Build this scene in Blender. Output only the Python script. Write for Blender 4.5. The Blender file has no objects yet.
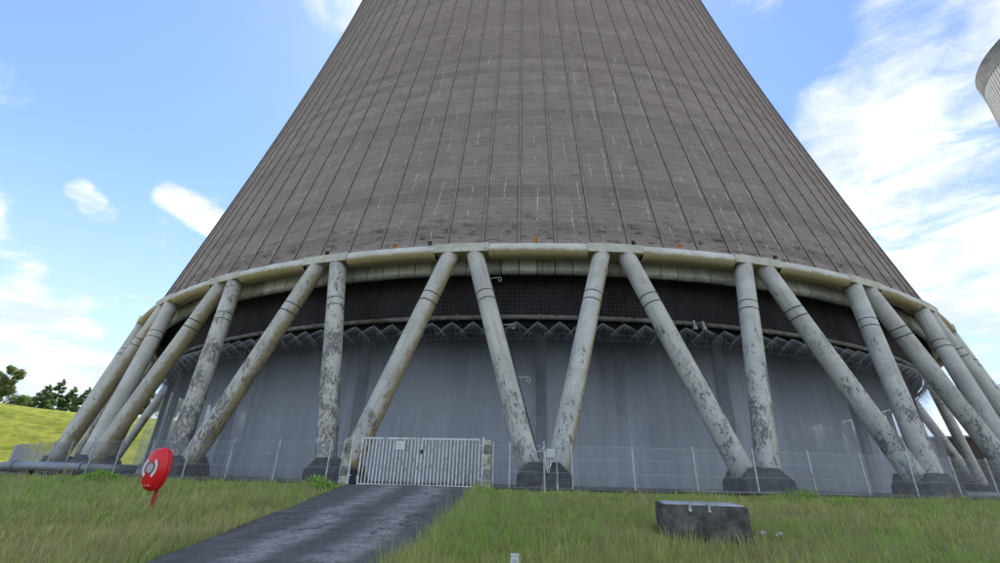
import bpy, bmesh, math, random
import numpy as np
from mathutils import Vector, Matrix
R = math.radians
random.seed(7)
rng = np.random.default_rng(7)
scene = bpy.context.scene
col = scene.collection

# ------------------------------------------------------------------ camera
EYE = 1.6
pitch, roll = 0.4143, 0.0248
cam_data = bpy.data.cameras.new('camera')
cam_data.sensor_width = 36.0
cam_data.lens = 0.8778 * 18.0
cam_data.clip_start = 0.1
cam_data.clip_end = 9000.0
cam = bpy.data.objects.new('camera', cam_data)
col.objects.link(cam)
fwd = Vector((0, math.cos(pitch), math.sin(pitch)))
up0 = Vector((0, -math.sin(pitch), math.cos(pitch)))
rt0 = Vector((1, 0, 0))
rt = rt0 * math.cos(roll) + up0 * math.sin(roll)
up = up0 * math.cos(roll) - rt0 * math.sin(roll)
m = Matrix((rt, up, -fwd)).transposed().to_4x4()
m.translation = (0, 0, EYE)
cam.matrix_world = m
scene.camera = cam

# ------------------------------------------------------------------ light
SUN_EL, SUN_AZ = R(57), R(-4)          # azimuth from +Y towards +X: the sun stands behind the big tower
sun_data = bpy.data.lights.new('sun', 'SUN')
sun_data.energy = 2.3
sun_data.angle = R(0.53)
sun_data.color = (1.0, 0.95, 0.87)
sun = bpy.data.objects.new('sun', sun_data)
col.objects.link(sun)
sdir = Vector((math.sin(SUN_AZ) * math.cos(SUN_EL), math.cos(SUN_AZ) * math.cos(SUN_EL), math.sin(SUN_EL)))
sun.rotation_euler = (-sdir).to_track_quat('-Z', 'Y').to_euler()

scene.view_settings.view_transform = 'Standard'
scene.view_settings.look = 'None'
scene.view_settings.gamma = 1.0
scene.view_settings.use_curve_mapping = False
scene.view_settings.exposure = 1.2
scene.render.engine = 'CYCLES'
scene.cycles.max_bounces = 6
scene.cycles.transparent_max_bounces = 24
scene.cycles.sample_clamp_indirect = 6.0


# ------------------------------------------------------------------ node helper
class NT:
    def __init__(self, tree):
        self.t = tree
        tree.nodes.clear()

    def n(self, kind, ins=None, **attrs):
        nd = self.t.nodes.new(kind)
        for k, v in attrs.items():
            setattr(nd, k, v)
        for k, v in (ins or {}).items():
            s = nd.inputs[k]
            if isinstance(v, bpy.types.NodeSocket):
                self.t.links.new(v, s)
            else:
                s.default_value = v
        return nd

    def math(self, op, a, b=0.0, c=0.0, clamp=False):
        return self.n('ShaderNodeMath', {0: a, 1: b, 2: c}, operation=op, use_clamp=clamp).outputs[0]

    def vmath(self, op, a, b=(0, 0, 0)):
        nd = self.n('ShaderNodeVectorMath', {0: a, 1: b}, operation=op)
        return nd.outputs[1] if op in ('DOT_PRODUCT', 'LENGTH') else nd.outputs[0]

    def noise(self, vec, scale, detail=4, rough=0.55, dist=0.0, color=False):
        nd = self.n('ShaderNodeTexNoise', {'Vector': vec, 'Scale': scale, 'Detail': detail, 'Roughness': rough, 'Distortion': dist})
        return nd.outputs['Color' if color else 'Fac']

    def ramp(self, f, lo, hi, a=0.0, b=1.0):
        return self.n('ShaderNodeMapRange', {0: f, 1: lo, 2: hi, 3: a, 4: b}, interpolation_type='SMOOTHSTEP', clamp=True).outputs[0]

    def mix(self, f, a, b, blend='MIX'):
        nd = self.n('ShaderNodeMix', data_type='RGBA', blend_type=blend)
        for i, v in ((0, f), (6, a), (7, b)):
            if isinstance(v, bpy.types.NodeSocket):
                self.t.links.new(v, nd.inputs[i])
            elif i == 0:
                nd.inputs[0].default_value = v
            else:
                nd.inputs[i].default_value = (*v[:3], 1)
        return nd.outputs[2]

    def scale(self, vec, s):
        return self.n('ShaderNodeVectorMath', {0: vec, 1: s}, operation='MULTIPLY').outputs[0]

    def bump(self, h, strength=0.3, dist=0.05):
        return self.n('ShaderNodeBump', {'Strength': strength, 'Distance': dist, 'Height': h}).outputs[0]

    def bsdf(self, color, rough=0.8, metal=0.0, normal=None, spec=0.3, **kw):
        ins = {'Base Color': color if isinstance(color, bpy.types.NodeSocket) else (*color[:3], 1),
               'Roughness': rough, 'Metallic': metal, 'Specular IOR Level': spec}
        if normal is not None:
            ins['Normal'] = normal
        ins.update(kw)
        return self.n('ShaderNodeBsdfPrincipled', ins).outputs[0]

    def out(self, s):
        self.n('ShaderNodeOutputMaterial', {'Surface': s})


MATS = {}


def material(name):
    mt = bpy.data.materials.new(name)
    mt.use_nodes = True
    MATS[name] = mt
    return NT(mt.node_tree)


def obj_coord(t):
    return t.n('ShaderNodeTexCoord').outputs['Object']


def uv_coord(t):
    return t.n('ShaderNodeTexCoord').outputs['UV']


def world_pos(t):
    return t.n('ShaderNodeNewGeometry').outputs['Position']


def obj_random(t):
    return t.n('ShaderNodeObjectInfo').outputs['Random']


def plain(name, c, rough=0.7, metal=0.0, var=0.25, scale=6.0, dirt=None, dirt_amt=0.45, spec=0.3, bump=0.15):
    """painted or raw surface with mottled tone, patchy dirt and fine relief"""
    t = material(name)
    p = t.vmath('ADD', obj_coord(t), t.n('ShaderNodeCombineXYZ', {0: t.math('MULTIPLY', obj_random(t), 37.0), 1: t.math('MULTIPLY', obj_random(t), 11.0)}).outputs[0])
    n1 = t.noise(p, scale, 6)
    dark = tuple(x * (1 - var) for x in c)
    lite = tuple(min(1, x * (1 + var)) for x in c)
    cc = t.mix(t.ramp(n1, .3, .7), dark, lite)
    if dirt:
        n2 = t.noise(p, scale * .45, 8, .68)
        cc = t.mix(t.ramp(n2, .56 - dirt_amt * .12, .64, 0, .8), cc, dirt)
    t.out(t.bsdf(cc, rough, metal, t.bump(t.noise(p, scale * 5, 4), bump, .02), spec))


# ------------------------------------------------------------------ world: daylight sky with drifting cloud
world = bpy.data.worlds.new('World')
scene.world = world
world.use_nodes = True
w = NT(world.node_tree)
sky = w.n('ShaderNodeTexSky', sky_type='NISHITA', sun_disc=False, sun_elevation=SUN_EL, sun_rotation=SUN_AZ,
          altitude=80, air_density=1.0, dust_density=0.3, ozone_density=1.0).outputs[0]
dirv = w.n('ShaderNodeTexCoord').outputs['Generated']
sx = w.n('ShaderNodeSeparateXYZ', {0: dirv}).outputs
zz = w.math('ADD', w.math('MAXIMUM', sx[2], 0.0), 0.16)
flat = w.n('ShaderNodeCombineXYZ', {0: w.math('DIVIDE', sx[0], zz), 1: w.math('DIVIDE', sx[1], zz), 2: 0.35}).outputs[0]
nz1 = w.noise(w.scale(flat, (1.0, 1.0, 1.0)), 2.3, 10, .60, .35)
nz2 = w.noise(w.scale(w.n('ShaderNodeVectorRotate', {'Vector': flat, 'Angle': R(35)}, rotation_type='Z_AXIS').outputs[0], (1.0, 1.35, 1.0)), 4.2, 10, .62, .6)
cover = w.noise(flat, .55, 3, .5)


def cdir(az, el):
    return (math.sin(R(az)) * math.cos(R(el)), math.cos(R(az)) * math.cos(R(el)), math.sin(R(el)))


def bank(az, el, rad, gain):
    d = w.vmath('DOT_PRODUCT', dirv, cdir(az, el))
    return w.math('MULTIPLY', w.ramp(d, math.cos(R(rad)), math.cos(R(rad * .15))), gain)


# cloud banks further down: where the clouds of that day stand (azimuth, elevation, radius, weight)
acc = w.ramp(cover, .34, .56, .12, .46)  # overall cover, thickened out of view to brighten the ambient light
# the clear blue stretch over the hill to the west and beside the tower
for c_ in ((-42, 36, 34), (-66, 38, 28), (36, 47, 24), (30, 30, 10)):
    acc = w.math('MULTIPLY', acc, w.math('SUBTRACT', 1.0, bank(*c_, 1.0)))
for b in ((-45.5, 8.6, 5, .46), (-50, 9, 5, .46), (-41, 7, 4, .34), (-49.6, 24.6, 1.8, .32), (-48.2, 23.8, 1.9, .34), (-46.8, 22.8, 2.0, .34), (-42, 26.4, 2.0, .34), (-40, 26.0, 2.2, .34), (-38, 25.5, 2.4, .36), (-36, 24.8, 2.5, .38), (-34, 24.0, 2.5, .38), (-32, 23.2, 2.2, .35), (-55, 19, 4, .34), (-29.5, 53, 6, .48),
          (-47, 14.5, 4, .12), (48, 31, 13, .34), (44, 22, 9, .38), (55, 36, 12, .31), (58, 46, 9, .20), (44.5, 51, 5, .18), (60, 25, 14, .36), (76, 32, 26, .3), (-82, 16, 22, .25)):
    acc = w.math('ADD', acc, bank(*b))
nmix = w.math('ADD', .5, w.math('MULTIPLY', w.math('SUBTRACT', w.math('ADD', w.math('MULTIPLY', nz1, .5), w.math('MULTIPLY', nz2, .5)), .5), 2.1))
dens = w.ramp(w.math('ADD', nmix, w.math('MINIMUM', acc, .46)), .64, 1.12)
shade = w.ramp(w.noise(w.vmath('ADD', flat, (.05, -.06, 0)), 3.4, 6, .6), .35, .7)
cloud_col = w.mix(shade, (2.8, 3.1, 3.6), (4.5, 4.55, 4.6))
# thin veil towards the horizon
veil = w.ramp(sx[2], .0, .55, .6, .06)
sky_t = w.mix(1.0, sky, (.585, .69, .865), 'MULTIPLY')
sky_v = w.mix(veil, sky_t, (3.1, 3.5, 4.2))
sky_c = w.mix(dens, sky_v, cloud_col)
w.n('ShaderNodeOutputWorld', {'Surface': w.n('ShaderNodeBackground', {'Color': sky_c, 'Strength': 0.13}).outputs[0]})


# ------------------------------------------------------------------ mesh helper
class MB:
    def __init__(self):
        self.v, self.f, self.uv, self.mi = [], [], [], []

    def face(self, idx, uv=None, mi=0):
        self.f.append(tuple(idx)); self.uv.append(uv); self.mi.append(mi)

    def quad(self, a, b, c, d, uv=None, mi=0):
        i = len(self.v)
        self.v += [tuple(a), tuple(b), tuple(c), tuple(d)]
        self.face((i, i + 1, i + 2, i + 3), uv, mi)

    def box(self, c, s, rz=0.0, mi=0, mat=None, taper=1.0):
        hx, hy, hz = s[0] / 2, s[1] / 2, s[2] / 2
        i = len(self.v)
        for dz in (-1, 1):
            k = 1.0 if dz < 0 else taper
            for dx, dy in ((-1, -1), (1, -1), (1, 1), (-1, 1)):
                p = Vector((dx * hx * k, dy * hy * k, dz * hz))
                if mat is not None:
                    p = mat @ p
                x = p.x * math.cos(rz) - p.y * math.sin(rz)
                y = p.x * math.sin(rz) + p.y * math.cos(rz)
                self.v.append((c[0] + x, c[1] + y, c[2] + p.z))
        for q in ((3, 2, 1, 0), (4, 5, 6, 7), (0, 1, 5, 4), (1, 2, 6, 5), (2, 3, 7, 6), (3, 0, 4, 7)):
            self.face([i + k for k in q], None, mi)

    def tube(self, pts, rad, n=10, cap=True, uvlen=None, mi=0):
        pts = [Vector(p) for p in pts]
        rads = rad if isinstance(rad, (list, tuple)) else [rad] * len(pts)
        base = len(self.v)
        prev = None
        L = 0.0
        Ls = []
        for k, p in enumerate(pts):
            t = (pts[min(k + 1, len(pts) - 1)] - pts[max(k - 1, 0)]).normalized()
            if prev is None:
                a = Vector((0, 0, 1)) if abs(t.z) < .9 else Vector((1, 0, 0))
                x = t.cross(a).normalized()
            else:
                x = (prev - t * prev.dot(t)).normalized()
            prev = x
            y = t.cross(x)
            if k:
                L += (p - pts[k - 1]).length
            Ls.append(L)
            for j in range(n):
                a = 2 * math.pi * j / n
                self.v.append(tuple(p + (x * math.cos(a) + y * math.sin(a)) * rads[k]))
        for k in range(len(pts) - 1):
            for j in range(n):
                j2 = (j + 1) % n
                a, b = base + k * n + j, base + k * n + j2
                c, d = base + (k + 1) * n + j2, base + (k + 1) * n + j
                uv = ((j / n, Ls[k]), ((j + 1) / n, Ls[k]), ((j + 1) / n, Ls[k + 1]), (j / n, Ls[k + 1]))
                self.face((a, b, c, d), uv, mi)
        if cap:
            self.face([base + j for j in range(n)][::-1], None, mi)
            self.face([base + (len(pts) - 1) * n + j for j in range(n)], None, mi)

    def prism(self, poly, y0, y1, mi=0):
        """poly in (x,z), extruded along y"""
        i = len(self.v); n = len(poly)
        for y in (y0, y1):
            for x, z in poly:
                self.v.append((x, y, z))
        self.face([i + k for k in range(n)], None, mi)
        self.face([i + n + k for k in range(n)][::-1], None, mi)
        for k in range(n):
            k2 = (k + 1) % n
            self.face((i + k, i + n + k, i + n + k2, i + k2), None, mi)

    def mesh(self, name, mats, smooth=False):
        me = bpy.data.meshes.new(name)
        me.from_pydata(self.v, [], self.f)
        for mt in (mats if isinstance(mats, (list, tuple)) else [mats]):
            me.materials.append(MATS[mt])
        if any(self.mi):
            me.polygons.foreach_set('material_index', self.mi)
        if any(u is not None for u in self.uv):
            lay = me.uv_layers.new(name='uv')
            flatuv = []
            for f, u in zip(self.f, self.uv):
                for k in range(len(f)):
                    flatuv += list(u[k]) if u else [0.0, 0.0]
            lay.data.foreach_set('uv', flatuv)
        if smooth:
            me.polygons.foreach_set('use_smooth', [True] * len(me.polygons))
        me.update()
        return me

    def build(self, name, mats, parent=None, smooth=False, loc=None, rz=0.0, recalc=False, bevel=0.0):
        me = self.mesh(name, mats, smooth)
        if recalc or bevel:
            bm = bmesh.new(); bm.from_mesh(me)
            bmesh.ops.recalc_face_normals(bm, faces=bm.faces)
            if bevel:
                bmesh.ops.bevel(bm, geom=bm.edges[:], offset=bevel, segments=2, affect='EDGES', profile=.5, clamp_overlap=True)
            bm.to_mesh(me); bm.free()
        return link(name, me, parent, loc, rz)


def link(name, me, parent=None, loc=None, rz=0.0):
    o = bpy.data.objects.new(name, me)
    col.objects.link(o)
    if parent is not None:
        o.parent = parent
    if loc is not None:
        o.location = loc
    if rz:
        o.rotation_euler = (0, 0, rz)
    return o


def empty(name, loc, rz=0.0, parent=None):
    o = bpy.data.objects.new(name, None)
    col.objects.link(o)
    o.location = loc
    o.rotation_euler = (0, 0, rz)
    o.empty_display_size = .3
    if parent is not None:
        o.parent = parent
    return o


def tag(o, label, cat, group=None):
    o['label'] = label; o['category'] = cat
    if group:
        o['group'] = group
    return o


def kind(o, k, label=None, cat=None):
    o['kind'] = k
    if label:
        o['label'] = label
    if cat:
        o['category'] = cat
    return o


def np_mesh(name, verts, faces_flat, sizes, mats, color=None, cname='tint'):
    me = bpy.data.meshes.new(name)
    me.vertices.add(len(verts)); me.vertices.foreach_set('co', np.asarray(verts, np.float32).ravel())
    me.loops.add(len(faces_flat)); me.loops.foreach_set('vertex_index', np.asarray(faces_flat, np.int32))
    me.polygons.add(len(sizes))
    st = np.zeros(len(sizes), np.int32); st[1:] = np.cumsum(sizes)[:-1]
    me.polygons.foreach_set('loop_start', st)
    for mt in (mats if isinstance(mats, (list, tuple)) else [mats]):
        me.materials.append(MATS[mt])
    if color is not None:
        a = me.attributes.new(cname, 'FLOAT_COLOR', 'POINT')
        a.data.foreach_set('color', np.asarray(color, np.float32).ravel())
    me.update(calc_edges=True)
    me.validate()
    return me


# ------------------------------------------------------------------ materials
# shell concrete: formwork lifts, white lime streaks, dark weathering
def shell_material(name, base, streaks=1.0):
    t = material(name)
    uv = uv_coord(t)
    s = t.n('ShaderNodeSeparateXYZ', {0: uv}).outputs
    u, v = s[0], s[1]
    lift = t.math('FLOOR', t.math('DIVIDE', v, 1.25))
    bay = t.math('FLOOR', t.math('DIVIDE', u, 2.5))
    cell = t.n('ShaderNodeTexWhiteNoise', {0: t.n('ShaderNodeCombineXYZ', {0: bay, 1: lift}).outputs[0]}, noise_dimensions='3D').outputs[0]
    row = t.n('ShaderNodeTexWhiteNoise', {1: lift}, noise_dimensions='1D').outputs[0]
    big = t.noise(t.scale(uv, (.05, .035, 1)), 1.0, 6, .6)
    mid = t.noise(t.scale(uv, (.55, 1.6, 1)), 1.0, 7, .68)
    fine = t.noise(t.scale(uv, (5, 11, 1)), 1.0, 5, .7)
    tone = t.math('ADD', .72, t.math('MULTIPLY', big, .26))
    tone = t.math('ADD', tone, t.math('MULTIPLY', t.math('SUBTRACT', row, .5), .2))
    tone = t.math('ADD', tone, t.math('MULTIPLY', t.math('SUBTRACT', cell, .5), .08))
    tone = t.math('ADD', tone, t.math('MULTIPLY', t.math('SUBTRACT', mid, .5), .55))
    tone = t.math('ADD', tone, t.math('MULTIPLY', t.math('SUBTRACT', fine, .5), 1.0))
    c = t.n('ShaderNodeMix', data_type='RGBA', blend_type='MULTIPLY')
    c.inputs[0].default_value = 1
    c.inputs[6].default_value = (*base, 1)
    t.t.links.new(tone, c.inputs[7])
    c = c.outputs[2]
    # close board lines
    fb = t.math('FRACT', t.math('DIVIDE', v, .4167))
    bb = t.ramp(t.noise(t.scale(uv, (.5, 2.4, 1)), 1.0, 4, .6), .38, .62)
    c = t.mix(t.math('MULTIPLY', t.math('MULTIPLY', t.math('LESS_THAN', fb, .2), bb), .5), c, (base[0] * .42, base[1] * .42, base[2] * .42))
    # pale and dark joint lines between the lifts, broken up
    fr = t.math('FRACT', t.math('DIVIDE', v, 1.25))
    line = t.math('LESS_THAN', fr, .055)
    brk = t.ramp(t.noise(t.scale(uv, (.22, .8, 1)), 1.0, 3), .44, .64)
    c = t.mix(t.math('MULTIPLY', t.math('MULTIPLY', line, brk), .38), c, (base[0] * 1.9, base[1] * 1.9, base[2] * 1.9))
    brk2 = t.ramp(t.noise(t.scale(uv, (.3, .8, 1)), 1.3, 3), .55, .7)
    c = t.mix(t.math('MULTIPLY', t.math('MULTIPLY', t.math('GREATER_THAN', fr, .94), brk2), .6), c, (base[0] * .35, base[1] * .35, base[2] * .35))
    # dark grime patches just above the ring beam
    low = t.ramp(v, 1.2, 5.2, 1, 0)
    gr = t.ramp(t.noise(t.scale(uv, (.5, 1.2, 1)), 1.6, 8, .75), .52, .62)
    c = t.mix(t.math('MULTIPLY', t.math('MULTIPLY', low, gr), .75), c, (.035, .033, .032))
    # lime streaks running down from cracks
    wob = t.math('MULTIPLY', t.math('SUBTRACT', t.noise(t.scale(uv, (.02, .22, 1)), 1.0, 4, .55), .5), .9)
    wob2 = t.math('MULTIPLY', t.math('SUBTRACT', t.noise(t.scale(uv, (.3, 3.6, 1)), 1.0, 4, .7), .5), .13)
    uu = t.math('ADD', t.math('ADD', u, wob), wob2)
    fx = t.math('FRACT', t.math('DIVIDE', uu, 1.27))
    idx = t.math('FLOOR', t.math('DIVIDE', uu, 1.27))
    d = t.math('ABSOLUTE', t.math('SUBTRACT', fx, .5))
    gate = t.noise(t.n('ShaderNodeCombineXYZ', {0: t.math('MULTIPLY', idx, 7.31), 1: t.math('MULTIPLY', v, .30)}).outputs[0], 1.0, 3, .6)
    lowz = t.ramp(v, 2, 48, .0, .13)
    thr = t.math('ADD', .49, lowz)
    g = t.ramp(t.math('SUBTRACT', gate, thr), 0, .05)
    wid = t.math('MULTIPLY', t.noise(t.scale(uv, (.4, 1.3, 1)), 1.5, 3), .055)
    dash = t.ramp(t.noise(t.scale(uv, (1.1, 2.4, 1)), 1.0, 3, .6), .40, .54)
    g = t.math('MULTIPLY', g, dash)
    mk = t.math('MULTIPLY', t.ramp(t.math('SUBTRACT', wid, d), 0, .012), g)
    c = t.mix(t.math('MULTIPLY', mk, .9 * streaks), c, (.72, .71, .67))
    h = t.math('ADD', t.math('MULTIPLY', mid, .6), fine)
    t.out(t.bsdf(c, .92, 0, t.bump(h, .35, .04), .15))


shell_material('shell_concrete', (.375, .318, .279))
shell_material('pale_shell_concrete', (.50, .48, .43), .3)

t = material('rib_concrete')
uv = uv_coord(t)
n1 = t.noise(t.scale(uv, (3, .8, 1)), 1.0, 6, .65)
rn = obj_random(t)
off = t.n('ShaderNodeCombineXYZ', {0: t.math('MULTIPLY', rn, 91.0), 1: t.math('MULTIPLY', rn, 53.0)}).outputs[0]
uvo = t.vmath('ADD', uv, off)
c = t.mix(t.ramp(n1, .3, .7), (.20, .172, .153), (.33, .285, .255))
st = t.ramp(t.noise(t.scale(uvo, (2.2, .22, 1)), 1.0, 5, .65), .64, .69)
bl = t.ramp(t.noise(t.scale(uvo, (4, 2.2, 1)), 1.0, 4, .65), .48, .56)
c = t.mix(t.math('MULTIPLY', t.math('MULTIPLY', st, bl), .8), c, (.6, .59, .55))
t.out(t.bsdf(c, .92, 0, t.bump(n1, .3, .03), .15))
plain('rib_side_shade', (.10, .084, .073), .95, 0, .3, 2)  # darker tone on the rib sides paints in their shadow lines


def leg_material(name, paint, wear, ochre):
    """weathered paint on concrete: peeled flakes, black lichen, ochre algae on the sheltered underside"""
    t = material(name)
    uv = uv_coord(t)
    rn = obj_random(t)
    off = t.n('ShaderNodeCombineXYZ', {0: t.math('MULTIPLY', rn, 17.0), 1: t.math('MULTIPLY', rn, 71.0), 2: t.math('MULTIPLY', rn, 5.0)}).outputs[0]
    oc = t.vmath('ADD', obj_coord(t), off)
    s = t.n('ShaderNodeSeparateXYZ', {0: uv}).outputs
    v = s[1]                       # metres down from the top
    soft = t.noise(oc, .7, 5, .6)
    c = t.mix(t.ramp(soft, .3, .7), tuple(x * .84 for x in paint), tuple(x * 1.12 for x in paint))
    strk = t.noise(t.n('ShaderNodeCombineXYZ', {0: t.math('ADD', t.math('MULTIPLY', s[0], 9.0), t.math('MULTIPLY', rn, 40)), 1: t.math('MULTIPLY', v, .18)}).outputs[0], 1.0, 5, .65)
    c = t.mix(t.ramp(strk, .5, .68, 0, .5), c, tuple(x * .55 for x in paint))
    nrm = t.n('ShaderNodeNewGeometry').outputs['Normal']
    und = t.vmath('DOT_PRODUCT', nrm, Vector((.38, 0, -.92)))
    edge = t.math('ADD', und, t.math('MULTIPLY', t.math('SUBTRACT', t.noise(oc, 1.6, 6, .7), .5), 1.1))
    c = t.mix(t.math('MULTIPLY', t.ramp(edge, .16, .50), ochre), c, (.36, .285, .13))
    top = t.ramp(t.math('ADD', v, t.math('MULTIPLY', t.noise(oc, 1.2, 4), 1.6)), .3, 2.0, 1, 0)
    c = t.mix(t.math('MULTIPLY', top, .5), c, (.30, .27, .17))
    # wear grows downwards; the amount differs from leg to leg
    amt = t.math('ADD', t.ramp(v, .5, 13.5, -.075, .035), t.math('MULTIPLY', t.math('SUBTRACT', t.math('FRACT', t.math('MULTIPLY', rn, 7.7)), .5), .09))
    patch = t.noise(t.scale(oc, (1, 1, .55)), 1.15, 4, .6)
    amt = t.math('ADD', amt, t.math('MULTIPLY', t.math('SUBTRACT', patch, .5), .55))
    flake = t.noise(t.scale(oc, (1, 1, .42)), 7.5, 9, .74, .9)
    peel = t.ramp(t.math('ADD', flake, amt), .585 - wear, .615 - wear)
    cp = t.mix(t.noise(oc, 9, 4), (.05, .048, .045), (.24, .235, .22))
    c = t.mix(t.math('MULTIPLY', peel, .88), c, cp)
    lich = t.ramp(t.noise(oc, 13, 5, .7), .66, .70)
    c = t.mix(t.math('MULTIPLY', lich, .3), c, (.06, .058, .05))
    # black drip runs below the ring beam
    h = t.math('SUBTRACT', t.math('MULTIPLY', t.noise(oc, 20, 4), .3), peel)
    t.out(t.bsdf(c, .78, 0, t.bump(h, .5, .015), .25))


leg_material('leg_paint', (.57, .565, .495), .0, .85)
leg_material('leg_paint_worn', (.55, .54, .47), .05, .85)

# ring beam: pale paint gone ochre on the rounded underside
t = material('beam_paint')
oc = world_pos(t)
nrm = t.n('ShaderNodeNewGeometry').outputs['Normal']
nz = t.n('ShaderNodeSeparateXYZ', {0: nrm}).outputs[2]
n1 = t.noise(oc, .9, 6, .6)
c = t.mix(t.ramp(n1, .3, .7), (.54, .53, .45), (.70, .69, .60))
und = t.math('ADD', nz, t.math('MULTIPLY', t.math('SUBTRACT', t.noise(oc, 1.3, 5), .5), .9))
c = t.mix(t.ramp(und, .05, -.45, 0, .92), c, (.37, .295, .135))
rust = t.ramp(t.noise(oc, 2.1, 7, .72), .60, .68, 0, .75)
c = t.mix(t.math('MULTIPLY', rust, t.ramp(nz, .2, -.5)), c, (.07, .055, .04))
fleck = t.ramp(t.noise(oc, 6.5, 5, .7), .64, .68, 0, .7)
c = t.mix(fleck, c, (.09, .085, .08))
t.out(t.bsdf(c, .8, 0, t.bump(t.noise(oc, 9, 5), .3, .02), .25))

t = material('soffit_paint')
oc = obj_coord(t)
rn = obj_random(t)
ocr = t.vmath('ADD', oc, t.n('ShaderNodeCombineXYZ', {0: t.math('MULTIPLY', rn, 31)}).outputs[0])
c = t.mix(rn, (.44, .46, .38), (.78, .79, .70))
dr = t.noise(t.scale(ocr, (2.4, 2.4, .3)), 1.0, 6, .65)
c = t.mix(t.ramp(dr, .5, .7, 0, .65), c, (.19, .18, .12))
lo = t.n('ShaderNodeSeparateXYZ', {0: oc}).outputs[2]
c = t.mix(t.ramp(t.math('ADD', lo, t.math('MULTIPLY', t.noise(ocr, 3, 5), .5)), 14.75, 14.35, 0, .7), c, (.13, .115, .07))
t.out(t.bsdf(c, .8, 0, t.bump(dr, .2, .02), .25))

# pedestal: wet dark concrete
t = material('pedestal_concrete')
oc = t.vmath('ADD', obj_coord(t), t.n('ShaderNodeCombineXYZ', {0: t.math('MULTIPLY', obj_random(t), 31)}).outputs[0])
n1 = t.noise(oc, 3.0, 7, .7)
c = t.mix(t.ramp(n1, .3, .72), (.028, .027, .027), (.10, .097, .092))
c = t.mix(t.ramp(t.noise(oc, 7, 5, .7), .62, .72, 0, .6), c, (.06, .085, .03))
t.out(t.bsdf(c, .7, 0, t.bump(t.noise(oc, 9, 6, .7), .6, .05), .3))

# dark netting behind the legs: woven grid with lime drips
t = material('netting')
uv = uv_coord(t)
s = t.n('ShaderNodeSeparateXYZ', {0: uv}).outputs
gx = t.math('LESS_THAN', t.math('FRACT', t.math('MULTIPLY', s[0], 3.3)), .18)
gy = t.math('LESS_THAN', t.math('FRACT', t.math('MULTIPLY', s[1], 3.3)), .18)
g = t.math('MAXIMUM', gx, gy)
n1 = t.noise(t.scale(uv, (.5, .3, 1)), 1.0, 6, .65)
c = t.mix(t.ramp(n1, .3, .7), (.020, .018, .019), (.052, .046, .047))
c = t.mix(t.math('MULTIPLY', g, .55), c, (.085, .078, .08))
wx = t.math('ADD', s[0], t.math('MULTIPLY', t.noise(t.scale(uv, (.3, 1.6, 1)), 1.0, 4), .3))
dg = t.noise(t.n('ShaderNodeCombineXYZ', {0: t.math('MULTIPLY', wx, 1.7), 1: t.math('MULTIPLY', s[1], .28)}).outputs[0], 1.0, 4, .7)
br = t.ramp(t.noise(t.scale(uv, (3, 2.5, 1)), 1.0, 4), .42, .6)
c = t.mix(t.math('MULTIPLY', t.math('MULTIPLY', t.ramp(dg, .66, .72), br), .55), c, (.36, .36, .35))
t.out(t.bsdf(c, .9, 0, t.bump(g, .4, .02), .2))

plain('pipe_steel', (.25, .235, .21), .6, .2, .25, 2, (.10, .075, .05), .6)
plain('dark_steel', (.04, .04, .043), .6, .4, .3, 4)
plain('column_concrete', (.035, .037, .042), .85, 0, .3, .8)
plain('fill_grey', (.045, .046, .05), .95, 0, .2, 1)
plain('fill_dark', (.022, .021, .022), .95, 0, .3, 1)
plain('galvanised', (.55, .57, .58), .45, .55, .18, 8, (.25, .2, .15), .3, .5)
plain('white_metal', (.76, .77, .74), .45, .0, .12, 6, (.30, .27, .20), .45, .4)
plain('wire', (.46, .48, .49), .5, .5, .1, 4)
plain('plastic_grey', (.62, .64, .64), .5, 0, .08, 6)
plain('cable_white', (.66, .67, .66), .5, 0, .1, 5)
plain('plinth_concrete', (.10, .098, .092), .95, 0, .35, 2.2, (.03, .035, .02), .8)
plain('post_concrete', (.55, .53, .42), .85, 0, .2, 5, (.17, .16, .11), .8, bump=.4)
plain('post_concrete_dark', (.27, .275, .26), .85, 0, .25, 5, (.11, .11, .08), .7, bump=.4)
plain('red_plastic', (.80, .012, .022), .32, 0, .10, 4, spec=.5, bump=.03)
plain('red_plastic_dark', (.30, .008, .012), .5, 0, .15, 4)
plain('post_red', (.42, .07, .05), .7, 0, .25, 5, (.1, .06, .05), .5)
plain('print_white', (.78, .78, .76), .5, 0, .06, 8)
plain('print_grey', (.50, .50, .52), .5, 0, .06, 8)
plain('print_black', (.03, .03, .03), .6, 0, .1, 8)
plain('sheet_metal', (.66, .69, .73), .38, .35, .12, 3, (.22, .22, .22), .4, .5)
plain('orange_paint', (.55, .24, .03), .6, 0, .15, 5)
plain('stone_pale', (.50, .48, .44), .9, 0, .25, 6)
plain('bark', (.11, .085, .06), .95, 0, .35, 4)
plain('wall_brown', (.075, .058, .053), .85, 0, .2, .3)
plain('wall_beige', (.52, .45, .31), .85, 0, .12, .3)
plain('roof_grey', (.25, .26, .27), .7, .2, .2, .4)
plain('pane_dark', (.03, .04, .05), .15, 0, .1, 3, spec=.6)
plain('pipe_grey', (.28, .30, .32), .5, .3, .18, 1.2, (.16, .16, .15), .6, .4)

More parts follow.
